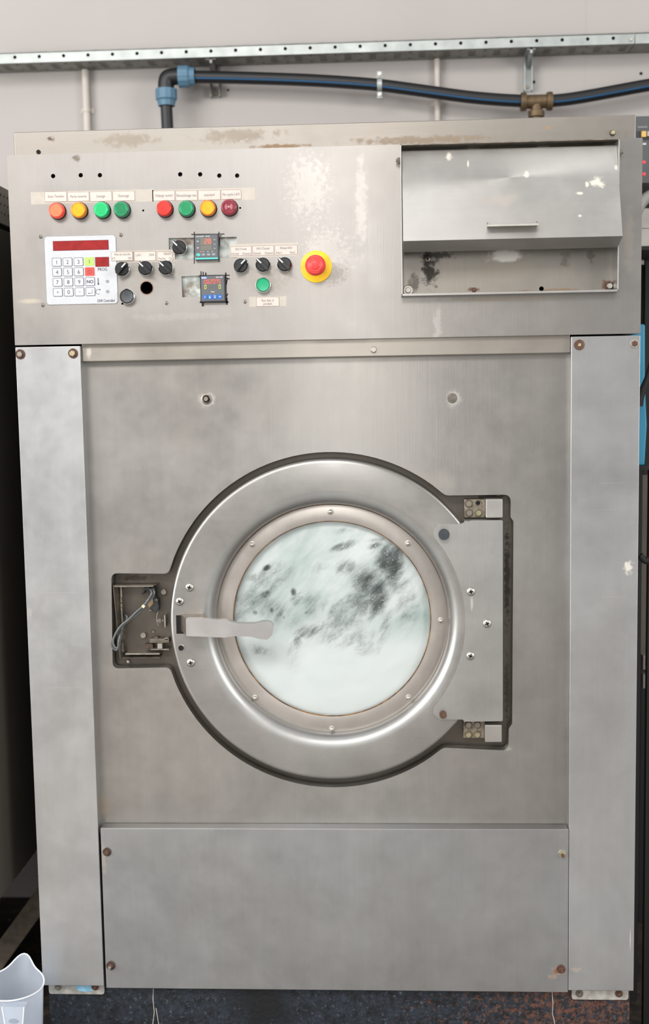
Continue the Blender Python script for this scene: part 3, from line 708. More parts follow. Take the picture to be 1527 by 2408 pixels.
# jagged saw cuts around the two meters
for cuts in (((457, 545, 457, 620, 1.8), (515, 545, 515.5, 616, 1.8), (450, 551, 528, 550, 1.6), (517, 556, 521, 553, 1.5), (516, 560, 516, 578, 3)),
             ((473, 638, 473, 712, 2), (478, 639, 478, 652, 2), (484, 641, 484, 650, 3), (468, 648, 540, 647, 2), (531, 641, 531.5, 712, 3), (470, 710.5, 538, 710, 3), (477, 706, 477, 720, 5), (533, 700, 534, 716, 4), (535, 655, 532, 670, 2), (536, 690, 531, 700, 2), (528, 652, 540, 656, 2))):
    b = MB()
    for (a, b2, c, d, w) in cuts:
        p, q_ = P3(a, b2, -.0006), P3(c, d, -.0006); b.obox(p, q_, w * .00082, .0012, m_burr, up=(0, 1, 0))
    b.build('saw_cut', panel, smooth=0)
def meter(x0p, y0p, x1p, y1p, depth, nm, label):
    yf = -depth; x0, z1 = U(x0p, y0p, yf); x1, z0 = U(x1p, y1p, yf)
    cx, cz = (x0 + x1) / 2, (z0 + z1) / 2; w, h = x1 - x0, z1 - z0; b = MB()
    b.box(-w / 2, w / 2, -depth * .8, .0, -h / 2, h / 2, m_meter); b.box(-w / 2 + .0015, w / 2 - .0015, -depth, -depth * .8, -h / 2 + .0015, h / 2 - .0015, m_metface)
    o = b.build(nm, wm, (cx, 0, cz), bevel=.0008, label=label)
    return o, cx, cz, w, h, -depth - .0003
o, cx, cz, w, h, yf = meter(457, 551, 515, 610, .010, 'temperature_meter', 'square grey temperature meter reading 28')
b = MB(); f = lambda u, v: (-w / 2 + u * w, h / 2 - v * h)
b.text('INTELLIGENT', *f(.24, .09), yf, .0020, m_white, width=.34 * w); b.text('METER', *f(.56, .09), yf, .0020, m_white, width=.18 * w)
b.text('PV', *f(.14, .28), yf, .0028, m_white, width=.08 * w); b.text('SV', *f(.14, .53), yf, .0028, m_white, width=.08 * w)
for s, v in (('AL1', .22), ('AL2', .4), ('OUT', .57)): b.text(s, *f(.84, v), yf, .0016, m_white, width=.07 * w)
for s, u in (('OUT', .36), ('AUT', .55), ('AT', .73)): b.text(s, *f(u, .68), yf, .0014, m_white, width=.07 * w)
x, z = f(.25, .68); b.lathe([(.0011, yf), (.0001, yf)], m_segr, (x, z), 12)
x0, z1 = f(.02, .925); x1, z0 = f(.96, .985); b.box(x0, x1, yf, yf + .0003, z0, z1, m_teal)
b.build('printed_face', o, (cx, 0, cz), smooth=0)
for v0, v1 in ((.16, .42), (.44, .63)):
    x0, z1 = f(.25, v0); x1, z0 = f(.71, v1); b = MB(); b.box(x0, x1, yf, yf + .0003, z0, z1, m_lcd)
    if v0 < .3:
        seg(b, '2', *f(.475, .285), .0055, .0098, yf, m_segr); seg(b, '8', *f(.63, .285), .0055, .0098, yf, m_segr)
    b.build('display', o, (cx, 0, cz), smooth=0)
for i, s in enumerate(('SET', '<', 'v', '^')):
    x, z = f(.15 + i * .213, .80); b = MB(); mk = m_teal if i == 0 else mat('grey_oval_key', '#7c7f80', .4)
    b.prism([(.0042 * math.cos(t * PI / 10), .0027 * math.sin(t * PI / 10)) for t in range(20)], -.0004, .0003, mk)
    b.text(s, 0, 0, -.0006, .0022, m_metface if i == 0 else m_keyf, width=.0045 if i == 0 else .0025)
    b.build('oval_button', o, (cx + x, yf, cz + z), smooth=0)
o, cx, cz, w, h, yf = meter(471.5, 648, 530, 709, .012, 'timer_meter', 'square black digital timer reading 0020.75')
b = MB()
b.text('EMKO', *f(.15, .09), yf, .0024, m_white, width=.2 * w, bold=.03); x0, z1 = f(.03, .055); x1, z0 = f(.27, .13); lp = MB(); lp.box(x0, x1, yf + .0001, yf + .0004, z0, z1, m_bbtn); lp.build('logo_plate', o, (cx, 0, cz), smooth=0)
b.text('EZM-4930', *f(.78, .075), yf, .0022, m_white, width=.27 * w); b.build('printed_face', o, (cx, 0, cz), smooth=0)
b = MB(); b.text('Timer', *f(.5, .62), yf, .0026, m_white, width=.15 * w); b.build('printed_word', o, (cx, 0, cz), smooth=0)
b = MB()
for i, ch in enumerate('002075'): seg(b, ch, *f(.195 + i * .118, .235), .0040, .0082, yf, m_segr, m_sego)
x, z = f(.195 + 3.5 * .118, .315); b.box(x - .0005, x + .0005, yf - .0002, yf, z, z + .001, m_segr)
for i in range(6): seg(b, '0' if i in (0, 5) else '8', *f(.195 + i * .118, .435), .0038, .0074, yf, m_segy if i in (0, 5) else m_sego, m_sego)
b.build('display', o, (cx, 0, cz), smooth=0)
for i, s in enumerate(('P', '<', '^', '-')):
    x, z = f(.17 + i * .205, .815); b = MB(); b.prism(rrect(-.0038, .0038, -.0042, .0042, .0016), -.0005, .0003, m_bbtn)
    if i == 3: b.box(-.0020, .0020, -.0007, -.0005, -.0004, .0004, m_white); b.box(.0016, .0022, -.0007, -.0005, -.0004, .0010, m_white)
    elif i == 2: b.add([(-.0018, -.0007, -.0016), (.0018, -.0007, -.0016), (0, -.0007, .0004)], [(0, 1, 2)], m_white); b.text('RESET', 0, .0018, -.0007, .0009, m_white, width=.0045)
    elif i == 1: b.text('SET', 0, .0018, -.0007, .0009, m_white, width=.003); b.box(-.0014, .0010, -.0007, -.0005, -.0022, .0002, m_white); b.box(-.0008, .0004, -.0008, -.0007, -.0016, -.0004, m_bbtn)
    else: b.text(s, 0, -.0004, -.0007, .0026, m_white)
    b.build('square_button', o, (cx + x, yf, cz + z), smooth=0)

# ---- detergent hopper -------------------------------------------
t = .0022; y0, y1 = -.022, .034
b = MB()
b.box(hx0, hx1, y0, y1, hz1 - t, hz1, m_dsteel); b.box(hx0, hx1, y0, y1, hz0, hz0 + t * 2, m_hatch)
b.box(hx0, hx0 + t, y0, y1, hz0, hz1, m_hatch); b.box(hx1 - t, hx1, y0, y1, hz0, hz1, m_hatch)
hop = b.build('detergent_hopper', wm, bevel=.0006, label='protruding steel detergent hopper with grimy lower slot')
hole_ = circ(*U(1274, 679, .03), .0045, 16)
b = MB(); b.prism(rect(hx0 + t, hx1 - t, hz0 + t, hz1 - t), .030, .0335, m_backplate, holes=[hole_])
bk = b.build('back_plate', hop, label='grimy stained back plate')
bolt(960, 683, .030, .0098, .0058, m_bright, m_bright, hop, tall=.007); bolt(1115, 682, .030, .0045, .0034, m_rust, m_rust, hop, tall=.003, hexa=False); bolt(1433, 673, .030, .0085, .0062, m_rust, m_bright, hop, tall=.008, rot=.2)
pan_screw(1006, 609, .030, .0065, hop, m_dsteel)
for px, py in ((1115, 350), (1277, 344), (1435, 340)):
    x, z = U(px, py + 4, .029); b = MB(); b.lathe([(.0115, 0), (.0115, -.0015), (.006, -.002)], m_bright, (0, 0), 28, cap1=True); b.build('washer', hop, (x, .030, z))
for px, py, sx in ((935, 377, -1), (1463, 358, 1)):
    x = hx0 if sx < 0 else hx1; z = U(px, py, -.012)[1]
    b = MB(); b.lathe([(.0055, 0), (.0055, sx * .005)], m_dsteel, (0, 0), 6, axis='x', cap0=True, cap1=True); b.lathe([(.003, sx * .004), (.003, sx * .008)], m_dsteel, (0, 0), 12, axis='x', cap1=True)
    b.build('hinge_bolt', hop, (x, -.012, z))
# hatch lid
zt = zavg((944, 356), (1450, 341), -.004); zb = zavg((945, 572), (1467, 550), -.068); zr = zavg((955, 585), (1462, 578), -.022)
lx0, lx1 = hx0 + .0032, hx1 - .0022
b = MB(); tt = .002
prof = [(-.004, zt), (-.068, zb), (-.024, zb - .0155)]
def sheet(b, pr, x0, x1, t, m):
    out = list(pr); inn = []
    for i, p in enumerate(pr):
        a = Vector(pr[max(i - 1, 0)]); c = Vector(pr[min(i + 1, len(pr) - 1)]); d = (c - a).normalized(); n = Vector((-d.y, d.x)); inn.append((p[0] + n.x * t, p[1] + n.y * t))
    b.xprism(out + inn[::-1], x0, x1, m)
sheet(b, prof, lx0, lx1, tt, m_hatch)
for xx in (lx0, lx1 - tt): b.xprism([(-.005, zt - .002), (-.067, zb + .001), (-.026, zb - .0145), (.018, zb + .01), (.018, zt - .02)], xx, xx + tt, m_hatch)
lid = b.build('hatch_lid', hop, bevel=.0012, label='tilted hatch lid spotted with white paint')
# handle on lid
def lid_pt(px, py):
    d = ray(px, py); n = Vector((0, zb - zt, .064)).normalized()   # lid plane through (y=-.004,zt) & (-.068,zb)
    n = Vector((0, -(zt - zb), -(-.064))).normalized(); p0 = Vector((0, -.004, zt)); n = Vector((0, zt - zb, -.064)).normalized()
    tq = (p0 - CLOC).dot(n) / d.dot(n); return CLOC + d * tq
pa, pb = lid_pt(1145, 533), lid_pt(1264, 530)
zz = (pa.z + pb.z) / 2; yy = (pa.y + pb.y) / 2
b = MB(); b.box(pa.x, pb.x, yy - .020, yy + .001, zz - .0012, zz + .0012, m_bright); b.box(pa.x, pb.x, yy - .022, yy - .0195, zz - .0030, zz + .0012, m_bright)
for xx in (pa.x, pb.x - .002): b.add([(xx + k, yy - .021, zz) for k in (0, .002)] + [(xx + k, yy + .001, zz) for k in (0, .002)] + [(xx + k, yy - .001, zz + .008) for k in (0, .002)], [(0, 1, 3, 2), (2, 3, 5, 4), (0, 4, 5, 1), (0, 2, 4), (1, 5, 3)], m_bright)
b.build('lid_handle', hop, bevel=.0006)

# ---- door --------------------------------------------------------
DY = .016; sD = S(DY); dx, dz = U(779, 1462, DY)
door = empty('door', (dx, DY, dz), parent=wm)
door['label'] = 'round hinged steel door with porthole'
R0, R1, R2, R3 = 385 * sD, 300 * sD, 274 * S(.045), 234 * S(.047)
b = MB()
prof = [(R0 + .001, .056), (R0 + .001, .024), (R0, DY + .004), (R0 - .0015, DY + .0018), (R0 - .004, DY + .0005), (R0 - .008, DY), (R1 + .012, DY), (R1 + .006, DY + .0006)]
for i in range(1, 9):
    a = i / 8 * PI / 2 * .93; prof.append((R1 + .006 - .022 * math.sin(a) * 1.15, DY + .0006 + .030 * (1 - math.cos(a)))) 
slot = None
b.lathe(prof[:8], m_door, (0, 0), 160)
b.build('door_ring', door, (dx, 0, dz), smooth=60, recalc=False)
b = MB(); b.lathe(prof[7:] + [(R2, .047)], m_bezel, (0, 0), 160); b.build('porthole_rim', door, (dx, 0, dz), smooth=60, recalc=False)
# flange ring
fx, fz = U(780.5, 1457, .045)
b = MB(); b.lathe([(R2, .052), (R2, .0456), (R2 - .001, .045), (R3 + .002, .045), (R3, .0455), (R3, .056)], m_flange, (0, 0), 160)
fl = b.build('glass_flange', door, (fx, 0, fz), smooth=35)
m_seal = bpy.data.materials.new('rusty_sealant'); m_seal.use_nodes = True
_q = NB(m_seal); _b = m_seal.node_tree.nodes['Principled BSDF']; _q.ln(_q.mix(_q.mr(_q.noise(45, detail=5), .42, .66, 0, 1), hx('#4a3626'), hx('#86602f')), _b.inputs['Base Color']); _b.inputs['Roughness'].default_value = .8
b = MB(); b.lathe([(R2 + .0012, .0462), (R2 + .0004, .0450), (R2 - .0003, .0446)], m_seal, (0, 0), 160); b.lathe([(R3 + .0006, .0448), (R3 - .0008, .0453), (R3 - .0012, .048)], m_seal, (0, 0), 160)
b.build('seal', door, (fx, 0, fz))
for px, py in ((777, 1203), (593, 1280), (960, 1278), (1037, 1459), (961, 1640), (781, 1714), (600, 1641)): dome(px, py, .045, .0043, door, m_bright, 'flange_nut', .0066)
# glass
m_glass = bpy.data.materials.new('porthole_glass'); m_glass.use_nodes = True; nt = m_glass.node_tree; nt.nodes.remove(nt.nodes['Principled BSDF'])
tr = nt.nodes.new('ShaderNodeBsdfTransparent'); gl = nt.nodes.new('ShaderNodeBsdfGlossy'); gl.inputs['Roughness'].default_value = .06; mxs = nt.nodes.new('ShaderNodeMixShader'); fr = nt.nodes.new('ShaderNodeFresnel'); fr.inputs[0].default_value = 1.35
tr.inputs[0].default_value = (.985, .993, .992, 1)
nt.links.new(fr.outputs[0], mxs.inputs[0]); nt.links.new(tr.outputs[0], mxs.inputs[1]); nt.links.new(gl.outputs[0], mxs.inputs[2]); nt.links.new(mxs.outputs[0], nt.nodes['Material Output'].inputs[0])
b = MB(); b.lathe([(R3 - .0005, .050), (R3 - .0005, .053)], m_glass, (0, 0), 96, cap0=True, cap1=True); b.build('porthole_glass', door, (fx, 0, fz), smooth=35)
# screws on ring
for px, py in ((446, 1381), (423, 1414), (449, 1558)): pan_screw(px, py, DY, .0086, door)
x, z = U(426, 1524, DY); b = MB(); b.lathe([(.0080, -.0006), (.0060, -.0010), (.0050, 0.000)], m_door, (0, 0), 24); b.lathe([(.0050, -.0006), (.0001, -.0006)], m_gap, (0, 0), 20); b.build('empty_screw_hole', door, (x, DY, z))
# hinge cover plate
HY = .010
def hp(px, py, r=0): x, z = U(px, py, HY); return (x, z, r * sD)
hc = [hp(1091, 1229, 3), hp(1110, 1224, 3), hp(1183, 1223, 4), hp(1183, 1696, 4), hp(1092, 1697, 2), hp(1089, 1692, 2), hp(1034, 1692, 6), hp(1018, 1678, 12)]
a0 = math.atan2(U(1018, 1678, HY)[1] - dz, U(1018, 1678, HY)[0] - dx); a1 = math.atan2(U(1018, 1250, HY)[1] - dz, U(1018, 1250, HY)[0] - dx)
RH = 316 * sD
hc += [(dx + RH * math.cos(a0 + (a1 - a0) * i / 30), dz + RH * math.sin(a0 + (a1 - a0) * i / 30), 0) for i in range(1, 30)]
hc += [hp(1018, 1249, 12), hp(1032, 1234, 6), hp(1085, 1232, 2)]
b = MB(); b.prism(fillet(hc), HY, DY + .001, m_hinge)
x0 = U(1094, 1460, HY)[0]; x1 = U(1183, 1460, HY)[0]
b.box(x0, x1 - .001, HY + .005, .050, U(1130, 1695, HY)[1], U(1130, 1226, HY)[1], m_hinge)
cov = b.build('hinge_cover', door, bevel=.0022, seg=3)
for px, py in ((1108, 1391), (1146, 1466), (1107, 1542)): pan_screw(px, py, HY, .0086, door)
x, z = U(1044, 1255, HY); b = MB(); b.lathe([(.0098, 0), (.0102, -.010), (.0108, -.0125), (.0102, -.0145), (.0001, -.0148)], mat('black_rubber', '#33373b', .65, noise=.2, nscale=120), (0, 0), 32); b.build('rubber_stop', door, (x, HY, z), smooth=40, label='black rubber buffer')
x, z = U(1042, 1679, HY); b = MB(); b.lathe([(.0070, 0), (.0070, -.010), (.0062, -.0115), (.0001, -.0112)], m_rust, (0, 0), 22); b.build('rusty_stud', door, (x, HY, z), smooth=40, label='rusty round stud')
# handle
hy = -.035
sx0, sz1 = U(414, 1447, DY - .0003); sx1, sz0 = U(457, 1490, DY - .0003)
b = MB(); b.prism(rect(sx0, sx1, sz0, sz1), DY - .0004, DY + .002, m_gap); b.build('latch_slot', door, smooth=0)
hpx = [(437, 1454, 4), (470, 1454.5, 0), (532, 1458, 14), (556, 1466, 14), (600, 1466, 20), (618, 1461, 14), (636, 1462, 8), (643, 1471, 7), (640, 1494, 8), (630, 1504, 8), (612, 1503, 14), (590, 1497, 20), (552, 1496, 14), (528, 1499.5, 14), (470, 1497, 0), (438, 1496, 4)]
outl = fillet([(*U(a, b_, hy), r * S(hy)) for a, b_, r in hpx])
m_handle = steel('handle_aluminium', '#e6e2df', .36, .0, 'h', mottle=.04)
b = MB(); b.prism(outl, hy, hy + .014, m_handle)
hd = b.build('door_handle', door, bevel=.0032, seg=4)
xa, za1 = U(437, 1455, hy + .001); _, za0 = U(437, 1495, hy + .001); xb = U(416, 1470, DY)[0]
b = MB(); m_root = mat('worn_handle_root', '#948a7c', .35, .9, noise=.35, nscale=40)
poly = [(xa, hy + .002), (xa + .045, hy + .013), (xb + .040, DY + .02), (xb, DY + .02)]
vs = [(p[0], p[1], zq) for zq in (za0, za1) for p in poly]
b.add(vs, [(0, 1, 2, 3), (7, 6, 5, 4), (0, 4, 5, 1), (1, 5, 6, 2), (2, 6, 7, 3), (3, 7, 4, 0)], m_root)
b.build('handle_root', door, label='worn slanted root of the door handle')
# ---- hinge blocks ------------------------------------------------
m_block = steel('hinge_block_steel', '#d0cbc5', .38, .2, 'h', mottle=.06); m_grimeplate = mat('grimy_hinge_plate', '#948a7b', .5, .6, noise=.5, nscale=130, bump=.4)
for (q1, q2, bl) in (((1092, 1174, 1141, 1217), (1143, 1174, 1183, 1218), ((1103, 1184, 0), (1125, 1183, 1), (1104, 1206, 0), (1126, 1206, 2))),
                     ((1090, 1690, 1139, 1736), (1141, 1705, 1181, 1746), ((1102, 1704, 0), (1123, 1704, 0), (1102, 1727, 2), (1123, 1727, 2)))):
    x0, z1 = U(q1[0], q1[1], .045); x1, z0 = U(q1[2], q1[3], .045); b = MB(); b.box(x0, x1, .045, .062, z0, z1, m_grimeplate)
    hb = b.build('door_hinge', wm, bevel=.0015)
    x0, z1 = U(q2[0], q2[1], .014); x1, z0 = U(q2[2], q2[3], .014); b = MB(); b.box(x0, x1, .014, .062, z0, z1, m_block); b.build('hinge_block', hb, bevel=.002, seg=3)
    for (px, py, k) in bl:
        if k == 1:
            x, z = U(px, py, .0448); b = MB(); b.lathe([(.0062, 0), (.0055, -.001), (.0042, 0)], m_grimeplate, (0, 0), 20); b.lathe([(.0042, -.0004), (.0001, -.0004)], m_gap, (0, 0), 16); b.build('bolt_hole', hb, (x, .0448, z))
        else: bolt(px, py, .045, .0076, .0066, m_grimeplate, m_dsteel if k == 0 else m_zincb, hb, tall=.004, hexa=(k == 2))
# ---- latch box ---------------------------------------------------
LB = empty('lock_box', (*[U(325, 1460, .06)[0]], .06, U(325, 1460, .06)[1]), parent=wm); LB['label'] = 'open grimy door lock housing with cables'
m_lb = mat('grimy_bracket', '#7d766b', .45, .8, noise=.5, nscale=50, bump=.3)
m_lbe = mat('bracket_cut_edge', '#a59e93', .4, .9, noise=.3, nscale=80)
yb, yq = .030, .060
b = MB()
x0, zt_ = U(266, 1376, yb); x1 = U(368, 1374, yb)[0]; zb_ = U(290, 1548, yb)[1]; xw = U(291, 1450, yq)[0]
b.box(x0, x1, yb, yq, zt_ - .0012, zt_, m_lb); b.box(x0 + .002, x1 - .006, yb - .0003, yb + .001, zt_ - .0040, zt_ - .0018, m_lbe)
# slanting left wall
xa = U(265, 1376, yb)[0]; xb_ = U(282, 1540, yb)[0]
b.add([(xa, yb, zt_), (xb_, yb, zb_), (xb_ + .0012, yb, zb_), (xa + .0012, yb, zt_), (xw, yq, zt_), (xw + .004, yq, zb_), (xw + .0052, yq, zb_), (xw + .0012, yq, zt_)], [(0, 1, 2, 3), (0, 4, 5, 1), (2, 6, 7, 3), (4, 7, 6, 5)], m_lb)
x0b = U(287, 1545, yb)[0]; x1b = U(376, 1545, yb)[0]
b.box(x0b, x1b, yb, yq, zb_, zb_ + .0012, m_lb); b.box(x0b + .006, x1b - .001, yb + .004, yq, U(320, 1541, yb)[1], U(320, 1537, yb)[1], m_lbe)
b.build('bracket', LB, bevel=.0003, seg=1)
b = MB(); m_bar = mat('dull_bar', '#8b857b', .4, .8, noise=.3, nscale=90)
for (a, b2, c, d, w) in ((285, 1380, 286, 1405, 4), (285, 1406, 286, 1417, 3), (286, 1419, 286, 1428, 4.5), (286, 1429, 289, 1480, 4), (288, 1486, 288, 1493, 4), (288.5, 1511, 289, 1533, 4.5)):
    b.obox(P3(a, b2, .042), P3(c, d, .042), w * .00082, .004, m_bar, up=(0, 1, 0))
b.build('locking_rod', LB, bevel=.0004, seg=1)
m_cab = mat('grey_cable', '#5f6262', .45)
def curve(ctrl, n=10):
    out = []; P = [ctrl[0]] + list(ctrl) + [ctrl[-1]]
    for i in range(1, len(P) - 2):
        for k in range(n):
            t = k / n; p0, p1, p2, p3 = P[i - 1], P[i], P[i + 1], P[i + 2]
            out.append(.5 * ((2 * p1) + (p2 - p0) * t + (2 * p0 - 5 * p1 + 4 * p2 - p3) * t * t + (3 * p1 - p0 - 3 * p2 + p3) * t ** 3))
    out.append(P[-2]); return out
def cable(pl, y, r, m, parent, name):
    ctrl = [P3(*((p[0], p[1]) + ((p[2],) if len(p) > 2 else (y,)))) for p in pl]
    b = MB(); b.tube(curve(ctrl), r, m, 8); return b.build(name, parent, smooth=60)
cable([(357, 1383, .05), (363, 1392), (358, 1405), (345, 1420), (325, 1442), (300, 1462), (280, 1480), (268, 1500), (263, 1515), (268, 1526), (275, 1528), (281, 1518), (282, 1495), (285, 1482, .05)], .030, .0021, m_cab, LB, 'cable')
cable([(352, 1384, .05), (357, 1394), (350, 1408), (338, 1424), (322, 1438), (303, 1456), (284, 1472), (272, 1490), (266, 1508), (270, 1521), (277, 1523), (279, 1505), (280, 1488, .045)], .026, .0021, m_cab, LB, 'cable')
cable([(292, 1446, .055), (299, 1450), (297, 1460), (290, 1470), (286, 1485, .04), (284, 1510), (279, 1527)], .040, .0021, m_cab, LB, 'cable')
b = MB(); x, z = U(337, 1426, .024); b.box(-.003, .003, -.003, .004, -.003, .003, mat('cream_tie', '#d9d8a8', .5)); o_ = b.build('cable_tie', LB, (x, .027, z), bevel=.0006); o_.rotation_euler = (0, .7, 0)
b = MB(); m_msw = mat('switch_black', '#26272a', .5, noise=.3, nscale=100); pts_ = quad([(353, 1384), (364, 1380), (366, 1404), (373, 1410), (372, 1436), (366, 1440), (354, 1434), (353, 1428), (361, 1420), (360, 1400)], .040)
b.prism(pts_, .036, .058, m_msw); b.prism(quad([(331, 1396), (338, 1382), (352, 1380), (352, 1388), (342, 1388), (336, 1399)], .044), .044, .058, m_msw)
b.build('micro_switch', LB, bevel=.0008, seg=1, label='black micro switch')
b = MB(); b.prism(quad([(343, 1411), (361, 1408), (362, 1424), (352, 1429), (350, 1426)], .05), .048, .058, mat('brown_insulation', '#85704f', .7)); b.build('insulating_card', LB, smooth=0)
for px, py in ((368, 1411), (354, 1436)): pan_screw(px, py, .036, .0030, LB, m_dsteel)
cable([(373, 1422), (372, 1435), (369, 1450), (369, 1460), (373, 1472)], .042, .0005, m_bright, LB, 'switch_lever')
for px, py, r in ((385, 1392, .0060), (337, 1494, .0062)): x, z = U(px, py, .054); b = MB(); b.lathe([(r, .006), (r, 0), (r * .9, -.001), (.0001, -.001)], m_lbe, (0, 0), 24); b.build('pin_head', LB, (x, .054, z))
x, z = U(360, 1485, .0595); b = MB(); b.lathe([(.0045, 0), (.004, -.001), (.0035, 0), (.0001, 0)], m_lb, (0, 0), 20); b.build('pin_head', LB, (x, .0595, z))
b = MB()
p0 = lambda px, py, y: U(px, py, y)
def pbox(b, px0, py0, px1, py1, y0, y1, m):
    x0, z1 = U(px0, py0, y0); x1, z0 = U(px1, py1, y0); b.box(x0, x1, y0, y1, z0, z1, m)
pbox(b, 352, 1502, 398, 1512, .040, .058, m_lb); pbox(b, 340, 1515, 360, 1525, .044, .058, m_rustdk); pbox(b, 354, 1526, 398, 1529, .036, .058, m_lbe); pbox(b, 370, 1514, 382, 1526, .032, .05, m_bright); pbox(b, 363, 1498, 372, 1503, .044, .058, m_lb); pbox(b, 387, 1500, 396, 1505, .040, .058, m_lbe)
b.build('latch_mechanism', LB, bevel=.0006, seg=1)
b = MB(); pbox(b, 386, 1447, 390, 1476, .030, .055, m_bright); b.build('striker_plate', LB, bevel=.0005, seg=1)
b = MB(); b.obox(P3(370, 1459, .044), P3(386, 1459, .044), .005, .005, m_dsteel, up=(0, 1, 0)); b.obox(P3(374, 1459, .043), P3(380, 1459, .043), .009, .008, m_dsteel, up=(0, 1, 0)); b.build('adjusting_screw', LB, bevel=.0004, seg=1)
x, z = U(302, 1556, .055); b = MB(); b.lathe([(.0032, .005), (.0032, -.002), (.0001, -.003)], m_lbe, (0, 0), 16); b.build('pin_head', LB, (x, .055, z))

# ---- drum, laundry, foam ----------------------------------------
b = MB(); m_drum = mat('drum_steel', '#8d8f8e', .35, .9, noise=.15, nscale=30)
b.lathe([(.243, .066), (.243, .12), (.40, .16), (.40, .60), (.0001, .60)], m_drum, (0, 0), 64); b.build('drum', wm, (fx, 0, fz), smooth=40)
m_cloth = mat('dark_wet_cloth', '#2e3634', .8, noise=.4, nscale=25, bump=.6)
def grid_disc(rad, fn, nr=40, na=96):
    vs = [(0, fn(0, 0), 0)]; fs = []
    for i in range(1, nr + 1):
        for k in range(na):
            r = rad * i / nr; a = 2 * PI * k / na; x, z = r * math.cos(a), r * math.sin(a); vs.append((x, fn(x, z), z))
    for k in range(na): fs.append((0, 1 + k, 1 + (k + 1) % na))
    for i in range(nr - 1):
        for k in range(na):
            a = 1 + i * na + k; b_ = 1 + i * na + (k + 1) % na; fs.append((a, a + na, b_ + na, b_))
    return vs, fs
from mathutils import noise as N3
def fcl(x, z): return .10 + .035 * (x * x + z * z) / .04 + .022 * N3.fractal(Vector((x * 9, z * 9, 1.3)), 1, 2, 5)
vs, fs = grid_disc(.232, fcl); vs2 = vs + [(.0, .32, .0)]; nb = len(vs) - 96
b = MB(); b.add(vs2, fs + [(nb + k, nb + (k + 1) % 96, len(vs)) for k in range(96)], m_cloth)
lo_ = b.build('laundry', None, (fx, 0, fz), smooth=80); tag(lo_, 'dark wet laundry tumbling behind the foam in the porthole', 'laundry')
m_foam = bpy.data.materials.new('wash_foam'); m_foam.use_nodes = True; q = NB(m_foam); pb_ = m_foam.node_tree.nodes['Principled BSDF']
pb_.inputs['Roughness'].default_value = .45; pb_.inputs['Subsurface Weight'].default_value = .0
BL = [  # px, py, rx, ry, strength, angle
    (912, 1322, 34, 40, 1.0, .3), (925, 1335, 26, 60, 1.0, -.15), (868, 1375, 44, 46, .85, .5), (888, 1400, 30, 60, 1.0, -.2), (850, 1418, 44, 36, .85, .3), (815, 1450, 44, 44, .62, .5), (782, 1480, 55, 38, .50, .5),
    (640, 1362, 66, 34, .52, .6), (596, 1412, 46, 30, .55, .5), (622, 1398, 18, 12, .8, .4),
    (691, 1393, 8, 11, 1.15, 0), (698, 1408, 15, 20, .6, -.5), (808, 1285, 32, 10, .85, .35), (882, 1283, 18, 8, .8, .3), (884, 1270, 26, 6, .5, .1), (628, 1336, 12, 8, 1.0, .4), (592, 1358, 18, 10, .6, .2),
    (965, 1430, 26, 70, .42, -.1), (945, 1400, 16, 60, .40, -.2), (720, 1485, 34, 16, .75, .3), (700, 1505, 12, 28, .6, -.1), (855, 1520, 34, 22, .48, 0), (835, 1500, 60, 26, .42, .2),
    (740, 1425, 40, 34, .40, .1), (690, 1540, 20, 50, .30, 0), (612, 1530, 44, 14, .42, -.3), (745, 1335, 22, 14, .42, 0), (812, 1335, 26, 18, .62, .4), (800, 1250, 30, 8, .4, .1), (560, 1440, 22, 46, .42, 0), (650, 1440, 80, 34, .36, -.5),
    (1000, 1400, 8, 90, .36, 0), (640, 1435, 6, 8, .8, 0), (668, 1452, 5, 6, .7, 0), (600, 1440, 7, 7, .7, 0), (720, 1440, 6, 6, .6, 0), (545, 1395, 18, 40, .35, 0), (770, 1335, 20, 10, .35, 0), (905, 1480, 14, 60, .5, -.3)]
warp = q.new('ShaderNodeTexNoise'); warp.inputs['Scale'].default_value = 9; warp.inputs['Detail'].default_value = 3; q.ln(q.obj, warp.inputs['Vector'])
wv = q.new('ShaderNodeVectorMath'); wv.operation = 'MULTIPLY_ADD'; q.ln(warp.outputs['Color'], wv.inputs[0]); wv.inputs[1].default_value = (.05, 0, .05); q.ln(q.obj, wv.inputs[2])
mpd = q.new('ShaderNodeMapping'); mpd.inputs['Rotation'].default_value = (0, -.75, 0); q.ln(wv.outputs[0], mpd.inputs[0])
nz1 = q.noise(1, vec=mpd.outputs[0], detail=8, rough=.66, sc3=(62, 30, 20)); nz2 = q.noise(1, vec=mpd.outputs[0], detail=6, rough=.7, sc3=(150, 60, 60)); acc = None
for (px, py, rx, ry, st, an) in BL:
    x, z = U(px, py, .058); k = .00084
    mk = q.math('MULTIPLY', q.blob(x - fx, z - fz, rx * k * 1.6, ry * k * 1.6, .55, None, .0, .85, an), st)
    acc = mk if acc is None else q.math('MAXIMUM', acc, mk)
nn = q.math('MULTIPLY', q.math('SUBTRACT', nz1, .5), 1.5); n2 = q.math('MULTIPLY', q.math('SUBTRACT', nz2, .5), 1.0)
env = q.mr(acc, .02, .35, 0, 1)
thin = q.math('ADD', acc, q.math('MULTIPLY', q.math('ADD', nn, n2), env))
thin = q.mr(thin, .04, 1.3, 0, 1, True)
vor = q.new('ShaderNodeTexVoronoi'); vor.inputs['Scale'].default_value = 170; q.ln(q.obj, vor.inputs['Vector'])
bub = q.mr(vor.outputs['Distance'], .12, .30, .45, 1.0); thin = q.math('MULTIPLY', thin, q.math('MAXIMUM', bub, q.mr(nz2, .4, .6, 0, 1)))
haze = q.mr(q.noise(1, vec=mpd.outputs[0], detail=6, rough=.6, sc3=(16, 8, 5)), .38, .68, 0, 1)
